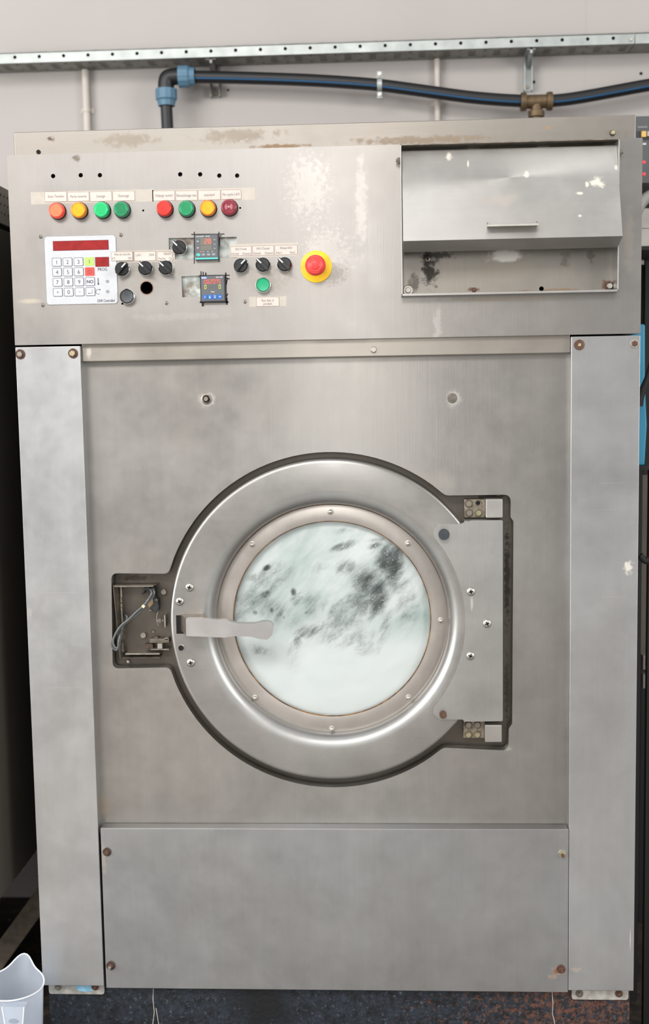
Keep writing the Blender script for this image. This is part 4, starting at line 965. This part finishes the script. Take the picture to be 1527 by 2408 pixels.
zg = q.new('ShaderNodeSeparateXYZ'); q.ln(q.obj, zg.inputs[0])
hz = q.math('MULTIPLY', haze, q.mr(zg.outputs['Z'], -.06, .0, .12, 1))
fc = q.mix(hz, (.93, .965, .955, 1), hx('#c3d2cf')); q.ln(fc, pb_.inputs['Base Color'])
trn = q.new('ShaderNodeBsdfTransparent'); msh = q.new('ShaderNodeMixShader'); q.ln(q.math('MULTIPLY', thin, .90), msh.inputs[0]); q.ln(pb_.outputs[0], msh.inputs[1]); q.ln(trn.outputs[0], msh.inputs[2])
q.ln(msh.outputs[0], m_foam.node_tree.nodes['Material Output'].inputs[0])
def ffo(x, z): return .0595 + .0015 * N3.fractal(Vector((x * 30, z * 30, 4.1)), 1, 2, 4)
vs, fs = grid_disc(.2, ffo, 50)
b = MB(); b.add(vs, fs, m_foam); fo_ = b.build('wash_foam', None, (fx, 0, fz), smooth=80)
tag(fo_, 'swirling white wash foam pressed against the porthole glass', 'foam', kind='stuff')

# ------------------------------------------------------------------ plinth
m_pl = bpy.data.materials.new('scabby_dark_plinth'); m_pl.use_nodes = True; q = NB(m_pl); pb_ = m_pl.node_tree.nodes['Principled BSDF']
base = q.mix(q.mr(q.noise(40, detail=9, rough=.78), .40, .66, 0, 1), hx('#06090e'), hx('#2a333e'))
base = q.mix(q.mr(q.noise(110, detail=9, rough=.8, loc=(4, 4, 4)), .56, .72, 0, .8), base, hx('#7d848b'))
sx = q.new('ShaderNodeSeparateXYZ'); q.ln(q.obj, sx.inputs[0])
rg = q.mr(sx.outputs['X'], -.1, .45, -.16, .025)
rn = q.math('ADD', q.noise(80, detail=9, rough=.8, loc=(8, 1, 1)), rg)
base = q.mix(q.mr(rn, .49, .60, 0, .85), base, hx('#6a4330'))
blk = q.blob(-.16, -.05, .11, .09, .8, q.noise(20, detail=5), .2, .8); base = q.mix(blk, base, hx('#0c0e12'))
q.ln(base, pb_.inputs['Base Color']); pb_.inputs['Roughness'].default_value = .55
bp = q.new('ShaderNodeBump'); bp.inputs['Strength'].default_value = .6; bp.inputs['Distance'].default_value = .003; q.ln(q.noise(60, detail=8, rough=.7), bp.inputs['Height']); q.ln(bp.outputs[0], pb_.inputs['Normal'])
x0 = U(117, 2380, .026)[0]; x1 = U(1481, 2390, .026)[0]
b = MB(); b.box(x0, x1, .026, .76, FZ, -.004, m_pl)
m_chalk = mat('lime_streak', '#c9c2b2', .8, noise=.3, nscale=100)
for pl_ in ([(1299, 2332), (1301, 2360), (1300, 2385), (1304, 2400), (1307, 2420), (1303, 2440)], [(361, 2325), (360, 2350), (363, 2380), (358, 2420)], [(367, 2370), (372, 2400), (377, 2430)]):
    b.tube([P3(a, c, .0262) for a, c in pl_], .0008, m_chalk, 6)
o = b.build('machine_plinth', None, bevel=.003); tag(o, 'dark scabby rust-streaked plinth under the washing machine', 'plinth')

# ------------------------------------------------------------------ wall services
m_galv = mat('galvanised_steel', '#a5aaa8', .45, .55, noise=.18, nscale=30); m_galvd = mat('aged_galvanised_steel', '#85847f', .5, .5, noise=.25, nscale=40)
m_slot = mat('perforation_dark', '#23221f', .9)
def tray(pxa, pxb, label):
    yf, yb_ = WY - .095, WY - .004
    # straight line of the front flange: top from (0,122) to (1527,81)
    def fz_(px, off): return U(px, 122 - 41 * px / 1527 + off, yf)[1]
    zt0 = (fz_(0, 0) + fz_(1527, 0)) / 2; zb0 = (fz_(0, 23) + fz_(1527, 25)) / 2
    x0 = U(pxa, 110, yf)[0]; x1 = U(pxb, 110, yf)[0]; t = .0015
    root = empty('cable_tray', (x0, yb_, zb0), label, 'cable tray', 'galvanised cable trays on the wall')
    zhole = (zt0 + zb0) / 2 + .002
    b = MB(); b.xprism([(yf + .006, zb0 + .003), (yf + .080, zb0 + .003), (yf + .076, zt0 - .004), (yf + .006, zt0 - .003)], x0 + .002, x1 - .002, m_slot); b.build('dark_filler', root, label='dark filler added behind the tray holes')  # black strip added inside the tray so its holes read dark
    hl = []; x = math.ceil((x0 + .01) / .0635) * .0635
    xs = []
    while x < x1 - .01: xs.append(x); x += .0635
    b = MB(); b.prism(rect(x0, x1, zb0, zt0), yf, yf + t, m_galv, holes=[circ(a, zhole, .0045, 12) for a in xs])
    b.box(x0, x1, yf, yf + .010, zt0 - t, zt0, m_galv)
    b.box(x0, x1, yf + .006, yf + .0075, zt0, zt0 + .004, m_galvd)
    b.build('front_flange', root)
    b = MB(); b.box(x0, x1, yb_ - t, yb_, zb0, zt0 + .006, m_galv); b.build('back_flange', root)
    def hs(a):
        o = []
        for yy_ in (.018, .070): o.append([(a + .0035 * math.cos(k * PI / 4), yf + yy_ + .0035 * math.sin(k * PI / 4)) for k in range(8)])
        for yy_ in (.022, .034, .046, .058): o.append([(a + .022, yf + yy_), (a + .040, yf + yy_), (a + .040, yf + yy_ + .005), (a + .022, yf + yy_ + .005)])
        return o
    holes_ = []
    for a in xs:
        if a + .045 < x1 and a - .005 > x0: holes_ += hs(a)
    outer = [(x0, yf + t), (x1, yf + t), (x1, yb_ - t), (x0, yb_ - t)]; loops = [outer] + holes_
    flat = [p for l in loops for p in l]; tri = tessellate_polygon([[Vector((p[0], p[1], 0)) for p in l] for l in loops]); n = len(flat)
    b = MB(); b.add([(p[0], p[1], zb0) for p in flat] + [(p[0], p[1], zb0 + t) for p in flat], [tuple(t_) for t_ in tri] + [tuple(n + k for k in t_) for t_ in tri], m_galvd); b.build('perforated_base', root, smooth=0)
    return root, zb0, yf, yb_
tr1, ztb, tyf, tyb = tray(-60, 1493, 'long perforated galvanised cable tray across the wall')
for px, py, mm_ in ((1484, 93, m_bright),):
    x, z = U(px, py, tyf); b = MB(); b.lathe([(.005, 0), (.004, -.003), (.0001, -.003)], mm_, (0, 0), 16); b.build('screw', tr1, (x, tyf, z))
tray(1494.5, 1620, 'short end piece of cable tray at the far right')
def bracket(px, pyb, m, lab, w):
    x = U(px, 180, WY - .02)[0]; z0 = U(px, pyb, WY - .01)[1]
    root = empty('tray_bracket', (x, WY, z0), lab, 'bracket', 'brackets under the cable tray')
    b = MB(); b.box(x - w, x + w, WY - .004, WY - .0005, z0, ztb - .001, m); b.box(x - w, x - w + .003, WY - .02, WY - .004, z0, ztb - .001, m); b.box(x + w - .003, x + w, WY - .02, WY - .004, z0, ztb - .001, m); b.build('wall_rail', root)
    b = MB(); b.xprism([(tyf + .01, ztb - .001), (tyf + .01, ztb - .012), (WY - .02, ztb - .028), (WY - .02, ztb - .001)], x - .003, x + .003, m); b.box(x - w, x + w, tyf + .01, WY - .02, ztb - .0035, ztb - .001, m); b.build('arm', root)
    x_, z_ = x, z0 + .012; b = MB(); b.lathe([(.005, 0), (.005, -.003)], m_dsteel, (0, 0), 6, cap1=True); b.build('bolt', root, (x, WY - .004, z_))
bracket(505, 229, m_galvd, 'dark bracket behind the black pipe near the elbow', .013); bracket(1243, 214, m_galv, 'pale bracket above the brass tee', .011)
m_cond = mat('painted_conduit', '#bdb6ae', .6, noise=.08, nscale=20)
def conduit(px, lab, r):
    x = U(px, 230, WY - .012)[0]; zt_ = ztb - .001; root = empty('wall_conduit', (x, WY, .9), lab, 'conduit', 'painted conduits running down the wall')
    b = MB(); b.lathe([(r, .9), (r, zt_)], m_cond, (x, WY - .013), 20, axis='z', cap0=True, cap1=True); b.build('pipe_run', root)
    zc_ = U(px, 258 if px < 500 else 241, WY - .02)[1]
    b = MB(); b.box(x - r - .008, x + r + .008, WY - .003, WY - .0005, zc_ - .006, zc_ + .006, m_cond); b.lathe([(r + .0015, zc_ - .005), (r + .0015, zc_ + .005)], m_cond, (x, WY - .013), 20, axis='z'); b.build('saddle_clip', root)
conduit(203, 'thin painted conduit on the wall at the far left', .0095); conduit(1029, 'thin painted conduit on the wall beside the pipe', .0075)

# water pipe
wp = empty('water_pipe', (U(393, 300, .85)[0], .85, 1.0), 'black water pipe with blue stripe, blue compression fittings and brass tee', 'pipe')
m_pe = mat('black_polyethylene', '#141417', .45); m_stripe = mat('blue_stripe', '#174a70', .4); m_nut = mat('blue_compression_nut', '#4f7288', .5, noise=.08, nscale=40); m_brass = mat('aged_brass', '#6a5842', .5, .6, noise=.3, nscale=60, bump=.3)
py_ = .85; pr_ = .0155
zlow = .9
xv = U(394, 300, py_)[0]; ang = U(391, 250, py_)[0]
b = MB(); b.tube([(xv + .004, py_, zlow), (xv, py_, U(394, 300, py_)[1]), (ang, py_, U(391, 235, py_)[1])], pr_, m_pe, 24, stripe=((16, 17), m_stripe)); pv = b.build('pipe_run', wp, smooth=50)
hr = [(455, 181), (560, 183), (700, 187.5), (800, 193), (890, 200), (960, 209), (1040, 220), (1110, 229), (1180, 235), (1240, 238)]
b = MB(); b.tube(curve([P3(a, c, py_) for a, c in hr], 4), pr_, m_pe, 24, stripe=((22,), m_stripe)); b.build('pipe_run', wp, smooth=50)
hr = [(1290, 238), (1340, 233), (1400, 223), (1460, 212), (1527, 200), (1600, 190)]
b = MB(); b.tube(curve([P3(a, c, py_) for a, c in hr], 4), pr_, m_pe, 24, stripe=((22,), m_stripe)); b.build('pipe_run', wp, smooth=50)
b = MB(); b.tube(curve([P3(391, 212, py_), P3(391, 196, py_), P3(394, 185, py_), P3(404, 181, py_ ), P3(418, 180, py_), P3(432, 180, py_)], 5), .021, m_pe, 24); b.build('elbow', wp, smooth=50)
def nut(px, py, axis, flip, label=None):
    c = P3(px, py, py_); b = MB(); k = -1 if flip else 1; L = .021
    n = 48; vs = []; prof = [(.018, -L), (.0265, -L), (.0265, .004), (.0225, .008), (.0215, L), (.018, L)]
    for (r, h) in prof:
        for i in range(n):
            a = 2 * PI * i / n; rr = r + (.0012 if (i % 4 < 2 and r > .022) else 0)
            v = (h * k, rr * math.cos(a), rr * math.sin(a)) if axis == 'x' else (rr * math.cos(a), rr * math.sin(a), h * k); vs.append(v)
    fs = [(j * n + i, j * n + (i + 1) % n, (j + 1) * n + (i + 1) % n, (j + 1) * n + i) for j in range(len(prof) - 1) for i in range(n)]
    b.add(vs, fs, m_nut); return b.build('compression_nut', wp, tuple(c), smooth=30)
nut(391.5, 230, 'z', True); nut(440, 180, 'x', False)
b = MB(); tcx = P3(1262, 239, py_); r_ = .017
b.lathe([(r_, -.034), (r_, .034)], m_brass, (0, 0), 24, axis='x'); 
for s in (-1, 1): b.lathe([(.012, s * .040), (.0225, s * .040), (.0235, s * .034), (.0225, s * .026), (.017, s * .025)], m_brass, (0, 0), 20, axis='x')
b.lathe([(.015, 0), (.015, -.022), (.0205, -.024), (.0210, -.038), (.0150, -.040), (.0150, -.20)], m_brass, (0, 0), 20, axis='z')
b.build('tee_fitting', wp, tuple(tcx), smooth=40, label='aged brass tee fitting')
x, z = U(893, 200, py_); b = MB(); b.lathe([(pr_ + .0005, -.006), (pr_ + .003, -.006), (pr_ + .003, .006), (pr_ + .0005, .006)], m_galv, (0, 0), 24, axis='x')
for s in (-1, 1): b.box(-.006, .006, -.004, .004, s * .024 - .009, s * .024 + .009, m_galv); b.lathe([(.0045, -.006), (.0045, -.010)], m_bright, (0, s * .025), 6, cap1=True)
b.box(-.004, .004, .01, WY - py_ - .002, -.004, .004, m_galv)
b.build('pipe_clip', wp, (x, py_, z))

# ------------------------------------------------------------------ neighbours on the left
m_nbr = mat('dark_cabinet_paint', '#47423b', .6, noise=.12, nscale=6)
nx = -.668; yA, zA = UX(2, 440, nx)
nb_ = empty('neighbouring_machine', (nx - .35, .4, FZ), 'dark grey cabinet of the next machine left of the washer', 'machine')
zTopN = zA
b = MB(); b.box(nx - .7, nx, -.05, .88, .20, zTopN - .085, m_nbr); b.build('cabinet', nb_, bevel=.003)
b = MB(); m_band = mat('dull_grey_band', '#a5a097', .55, .4, noise=.15, nscale=30)
b.box(nx - .7, nx + .003, -.06, .885, zTopN - .075, zTopN, m_band)
y = .0
while y < .86:
    for zz_ in (.018, .036, .054):
        b.lathe([(.0028, nx + .0034), (.0001, nx + .0034)], m_slot, (y, zTopN - zz_), 8, axis='x')
    y += .022
b.build('perforated_band', nb_, smooth=0)
b = MB(); b.box(nx - .7, nx - .004, -.04, .87, zTopN - .085, zTopN - .075, m_gap); b.build('shadow_gap_strip', nb_, smooth=0)
b = MB(); b.box(nx - .65, nx - .40, .02, .80, FZ, .20, m_gap); b.build('base', nb_)
m_beam = mat('dirty_beam', '#6b6054', .8, noise=.4, nscale=50, bump=.3)
b = MB(); yb2 = .30
pa = P3(-60, 2330, yb2 - .05); pb2 = P3(118, 2085, yb2 + .18); b.obox(pa, pb2, .045, .03, m_beam, up=(0, 1, 0)); o = b.build('floor_beam', None, bevel=.003)
tag(o, 'slanting dirty steel beam in the dark gap left of the washer', 'beam')
# jug
m_jug = bpy.data.materials.new('milky_polypropylene'); m_jug.use_nodes = True; nt = m_jug.node_tree; pbj = nt.nodes['Principled BSDF']
pbj.inputs['Base Color'].default_value = hx('#dfe6f0'); pbj.inputs['Roughness'].default_value = .3
trj = nt.nodes.new('ShaderNodeBsdfTransparent'); tlj = nt.nodes.new('ShaderNodeBsdfTranslucent'); tlj.inputs[0].default_value = hx('#dfe8f4'); m1 = nt.nodes.new('ShaderNodeMixShader'); m1.inputs[0].default_value = .45; m2 = nt.nodes.new('ShaderNodeMixShader'); m2.inputs[0].default_value = .55
nt.links.new(pbj.outputs[0], m1.inputs[1]); nt.links.new(tlj.outputs[0], m1.inputs[2]); nt.links.new(m1.outputs[0], m2.inputs[1]); nt.links.new(trj.outputs[0], m2.inputs[2]); nt.links.new(m2.outputs[0], nt.nodes['Material Output'].inputs[0])
jy = -.06; jx, jz = U(32, 2318, jy); JR = .0585
jug = empty('measuring_jug', (jx, jy, FZ), 'translucent white plastic measuring jug on the floor left of the washer', 'jug')
def jr(a, h):  # h 0..1 ; spout towards +y
    base = .046 + (JR - .046) * h; sp = math.exp(-((a - PI / 2) / .30) ** 2)
    return base + sp * .016 * h ** 6
def jh(a): 
    sp = math.exp(-((a - PI / 2) / .36) ** 2); side = .010 * max(0, math.sin(a)); return jz + sp * .020 + side
n = 72; vs = []; fs = []; H = 14
for t_, sgn in ((0, 1), (.0018, -1)):
    for j in range(H + 1):
        h = j / H
        for i in range(n):
            a = 2 * PI * i / n; a = a if a < 1.5 * PI else a - 2 * PI; r = jr(a, h) - t_
            vs.append((jx + r * math.cos(a), jy + r * math.sin(a), FZ + .002 + t_ + (jh(a) - FZ - .002 - t_) * h))
for s in range(2):
    o0 = s * (H + 1) * n
    for j in range(H):
        for i in range(n): fs.append((o0 + j * n + i, o0 + j * n + (i + 1) % n, o0 + (j + 1) * n + (i + 1) % n, o0 + (j + 1) * n + i))
    fs.append(tuple(o0 + i for i in range(n)))
o1 = (H + 1) * n
for i in range(n): fs.append((H * n + i, H * n + (i + 1) % n, o1 + H * n + (i + 1) % n, o1 + H * n + i))
b = MB(); b.add(vs, fs, m_jug); b.build('jug_body', jug, smooth=40)
m_rimj = mat('thick_milky_plastic', '#dfe4ea', .35)
b = MB(); pts_ = []
for i in range(n + 1):
    a = 2 * PI * i / n; a = a if a < 1.5 * PI else a - 2 * PI; r = jr(a, 1) + .0012; pts_.append((jx + r * math.cos(a), jy + r * math.sin(a), jh(a)))
b.tube(pts_, .0016, m_rimj, 8, caps=False); b.build('jug_rim', jug, smooth=60)
b = MB(); yh = jy - JR - .016; hxw = .019
hcx = U(31, 2380, yh)[0]; ztp = jz - .004
def hpoly(dx0): return fillet([(hcx - hxw * 1.15, ztp, .003), (hcx + hxw * 1.15, ztp, .003), (hcx + hxw * .85, ztp - .065, .006), (hcx - hxw * .85, ztp - .065, .006)])
b.prism(hpoly(0), yh, yh + .003, m_jug, holes=[[(hcx + .011 * math.cos(k * PI / 8), ztp - .030 + .006 * math.sin(k * PI / 8)) for k in range(16)]])
b.box(hcx - hxw * 1.15, hcx + hxw * 1.15, yh + .003, jy - JR + .004, ztp - .003, ztp, m_jug); b.box(hcx - hxw * .8, hcx + hxw * .8, yh + .003, jy - .045, ztp - .065, ztp - .062, m_jug)
b.tube([(hcx - hxw * 1.15, yh, ztp), (hcx - hxw * .9, yh, ztp - .04), (hcx - hxw * .8, yh, ztp - .064), (hcx + hxw * .8, yh, ztp - .064), (hcx + hxw * .9, yh, ztp - .04), (hcx + hxw * 1.15, yh, ztp)], .0014, m_rimj, 8)
b.build('jug_handle', jug, smooth=30)

# ------------------------------------------------------------------ clutter on the right
ry = .50
rm = empty('control_cabinet', (U(1600, 350, ry)[0], ry, U(1520, 430, ry)[1]), 'charcoal wall cabinet with buttons and red lights behind the washer at the right', 'cabinet')
m_cc = mat('charcoal_cabinet', '#4b4d4f', .5, noise=.08, nscale=10); m_ccd = mat('charcoal_stripe', '#2d2f36', .4)
xa = max(U(1490, 350, ry)[0], .625); zt_ = U(1520, 273, ry)[1]; zb_ = U(1520, 430, ry)[1]
b = MB(); b.box(xa, xa + .45, ry, WY - .001, zb_, zt_, m_cc); b.box(xa, xa + .45, ry - .001, ry, U(1510, 330, ry)[1], U(1510, 308, ry)[1], m_ccd); b.build('housing', rm, bevel=.003)
for (px0, py0, px1, py1, c, nm) in ((1510, 308, 1521, 322, '#c9a55a', 'yellow_button'), (1523, 308, 1540, 320, '#9a9a9c', 'grey_button'), (1500, 296, 1524, 302, '#6c6c6c', 'nameplate'), (1512, 336, 1521, 341, '#b9b9b9', 'nameplate')):
    b = MB(); pbox(b, px0, py0, px1, py1, ry - .008 if 'button' in nm else ry - .002, ry, mat(nm, c, .4)); b.build(nm, rm, bevel=.001)
for py in (381, 409):
    x, z = U(1516, py, ry - .003); b = MB(); b.lathe([(.004, 0), (.003, -.002), (.0001, -.003)], mat('red_led', '#d03840', .4, emit='#e0303a', es=.6), (0, 0), 14); b.build('red_led', rm, (x, ry, z))
m_wbox = mat('white_carton', '#bdb9b2', .6, noise=.1, nscale=20); m_ghose = mat('grey_hose', '#8f8e8a', .45)
XG = .615   # clear of the washer's side
y2 = .60; zs_ = U(1515, 583, y2)[1]
b = MB(); b.box(XG + .01, XG + .16, y2, y2 + .16, zs_, U(1515, 490, y2)[1], m_wbox); b.box(XG + .009, XG + .161, y2 - .001, y2 + .161, U(1515, 538, y2)[1], U(1515, 536.5, y2)[1], mat('carton_seam', '#6f6a63', .7))
o = b.build('white_box', None, bevel=.002, smooth=0); tag(o, 'pale box on a shelf behind the washer on the right', 'box')
b = MB(); b.box(XG, XG + .18, y2 - .04, y2 + .2, U(1515, 592, y2)[1], zs_, m_blackm)
for a in (XG, XG + .16):
    for c in (y2 - .04, y2 + .18): b.box(a, a + .02, c, c + .02, FZ, U(1515, 592, y2)[1], m_blackm)
b.box(XG, XG + .18, y2 + .195, y2 + .2, FZ + .3, zs_ - .02, m_blackm)
o = b.build('shelf_stand', None); tag(o, 'black metal stand carrying the pale box', 'shelf')
b = MB(); b.tube(curve([P3(1498, 500, y2 - .08), P3(1506, 482, y2 - .08), P3(1520, 466, y2 - .08), P3(1545, 452, y2 - .08)]), .013, m_ghose, 14); o = b.build('grey_hose', None, smooth=60); tag(o, 'grey hose below the charcoal control cabinet on the right', 'hose')
m_blue = mat('blue_plastic', '#2f86a8', .45, noise=.08, nscale=8)
y3 = .22; xr = U(1518, 800, y3)[0]; z9 = U(1510, 1095, y3)[1]
b = MB(); b.prism([(XG, z9), (xr + .002, z9), (xr + .006, U(1518, 1000, y3)[1]), (xr + .001, U(1518, 900, y3)[1]), (xr, U(1518, 762, y3)[1]), (XG, U(1518, 762, y3)[1])], y3, y3 + .16, m_blue)
o = b.build('blue_container', None, bevel=.004); tag(o, 'tall blue plastic container in the gap right of the washer', 'container')
b = MB(); b.box(XG, xr + .03, y3 - .01, y3 + .17, z9 - .008, z9, m_blackm)
for a in (XG, xr + .01):
    for c in (y3 - .01, y3 + .15): b.box(a, a + .02, c, c + .02, FZ, z9 - .008, m_blackm)
o = b.build('low_stand', None); tag(o, 'dark stand under the blue container', 'stand')
y4 = .15
b = MB(); b.tube(curve([P3(1504, 955, y4), P3(1510, 925, y4), P3(1522, 895, y4), P3(1545, 850, y4), P3(1570, 1000, y4), P3(1560, 1250, y4), P3(1525, 1316, y4), P3(1506, 1306, y4)]), .007, m_blackm, 10)
o = b.build('black_cable', None, smooth=60); tag(o, 'black cable looping in front of the blue container', 'cable')
m_back = mat('brown_grey_panel', '#5b554e', .7, noise=.15, nscale=8); m_sock = mat('grey_frame', '#7c7770', .6)
y5 = .44
sp_ = empty('scrap_panel', (XG + .1, y5, FZ), 'dull brown-grey panel with two square sockets low in the right gap', 'panel')
b = MB(); b.box(XG, XG + .14, y5, y5 + .02, U(1510, 1560, y5)[1], U(1510, 1118, y5)[1], m_back); b.box(XG, XG + .015, y5, y5 + .02, FZ, U(1510, 1560, y5)[1], m_back); b.build('board', sp_)
for (py0, py1) in ((1542, 1575), (1586, 1619)):
    y6 = .41; x0, z1 = U(1513, py0, y6); z0 = U(1513, py1, y6)[1]; b = MB(); w_ = .045
    b.prism(rect(x0, x0 + w_, z0, z1), y6, y6 + .03, m_sock, holes=[rect(x0 + .005, x0 + w_ - .005, z0 + .005, z1 - .006)]); b.box(x0 + .004, x0 + w_ - .004, y6 + .02, y6 + .035, z0 + .004, z1 - .004, m_blackm)
    b.build('square_socket', sp_, bevel=.001)
m_wood = mat('plywood_offcut', '#6e4f38', .7, noise=.35, nscale=30)
b = MB(); pw = [U(1484, 2352, .12)]; x0 = x1 = 0
xw0 = U(1482, 2400, .06)[0]
b.add([(xw0, -.02, FZ + .09), (xw0 + .025, -.02, FZ + .085), (xw0 + .06, -.16, FZ + .005), (xw0 + .02, -.16, FZ + .005)] + [(xw0, .06, FZ + .09), (xw0 + .025, .06, FZ + .085), (xw0 + .025, .06, FZ), (xw0, .06, FZ)], [(0, 1, 2, 3), (4, 7, 6, 5), (0, 4, 5, 1), (1, 5, 6, 2), (2, 6, 7, 3), (3, 7, 4, 0)], m_wood)
o = b.build('plywood_offcut', None); tag(o, 'brown plywood offcut on the floor beside the plinth on the right', 'wood')
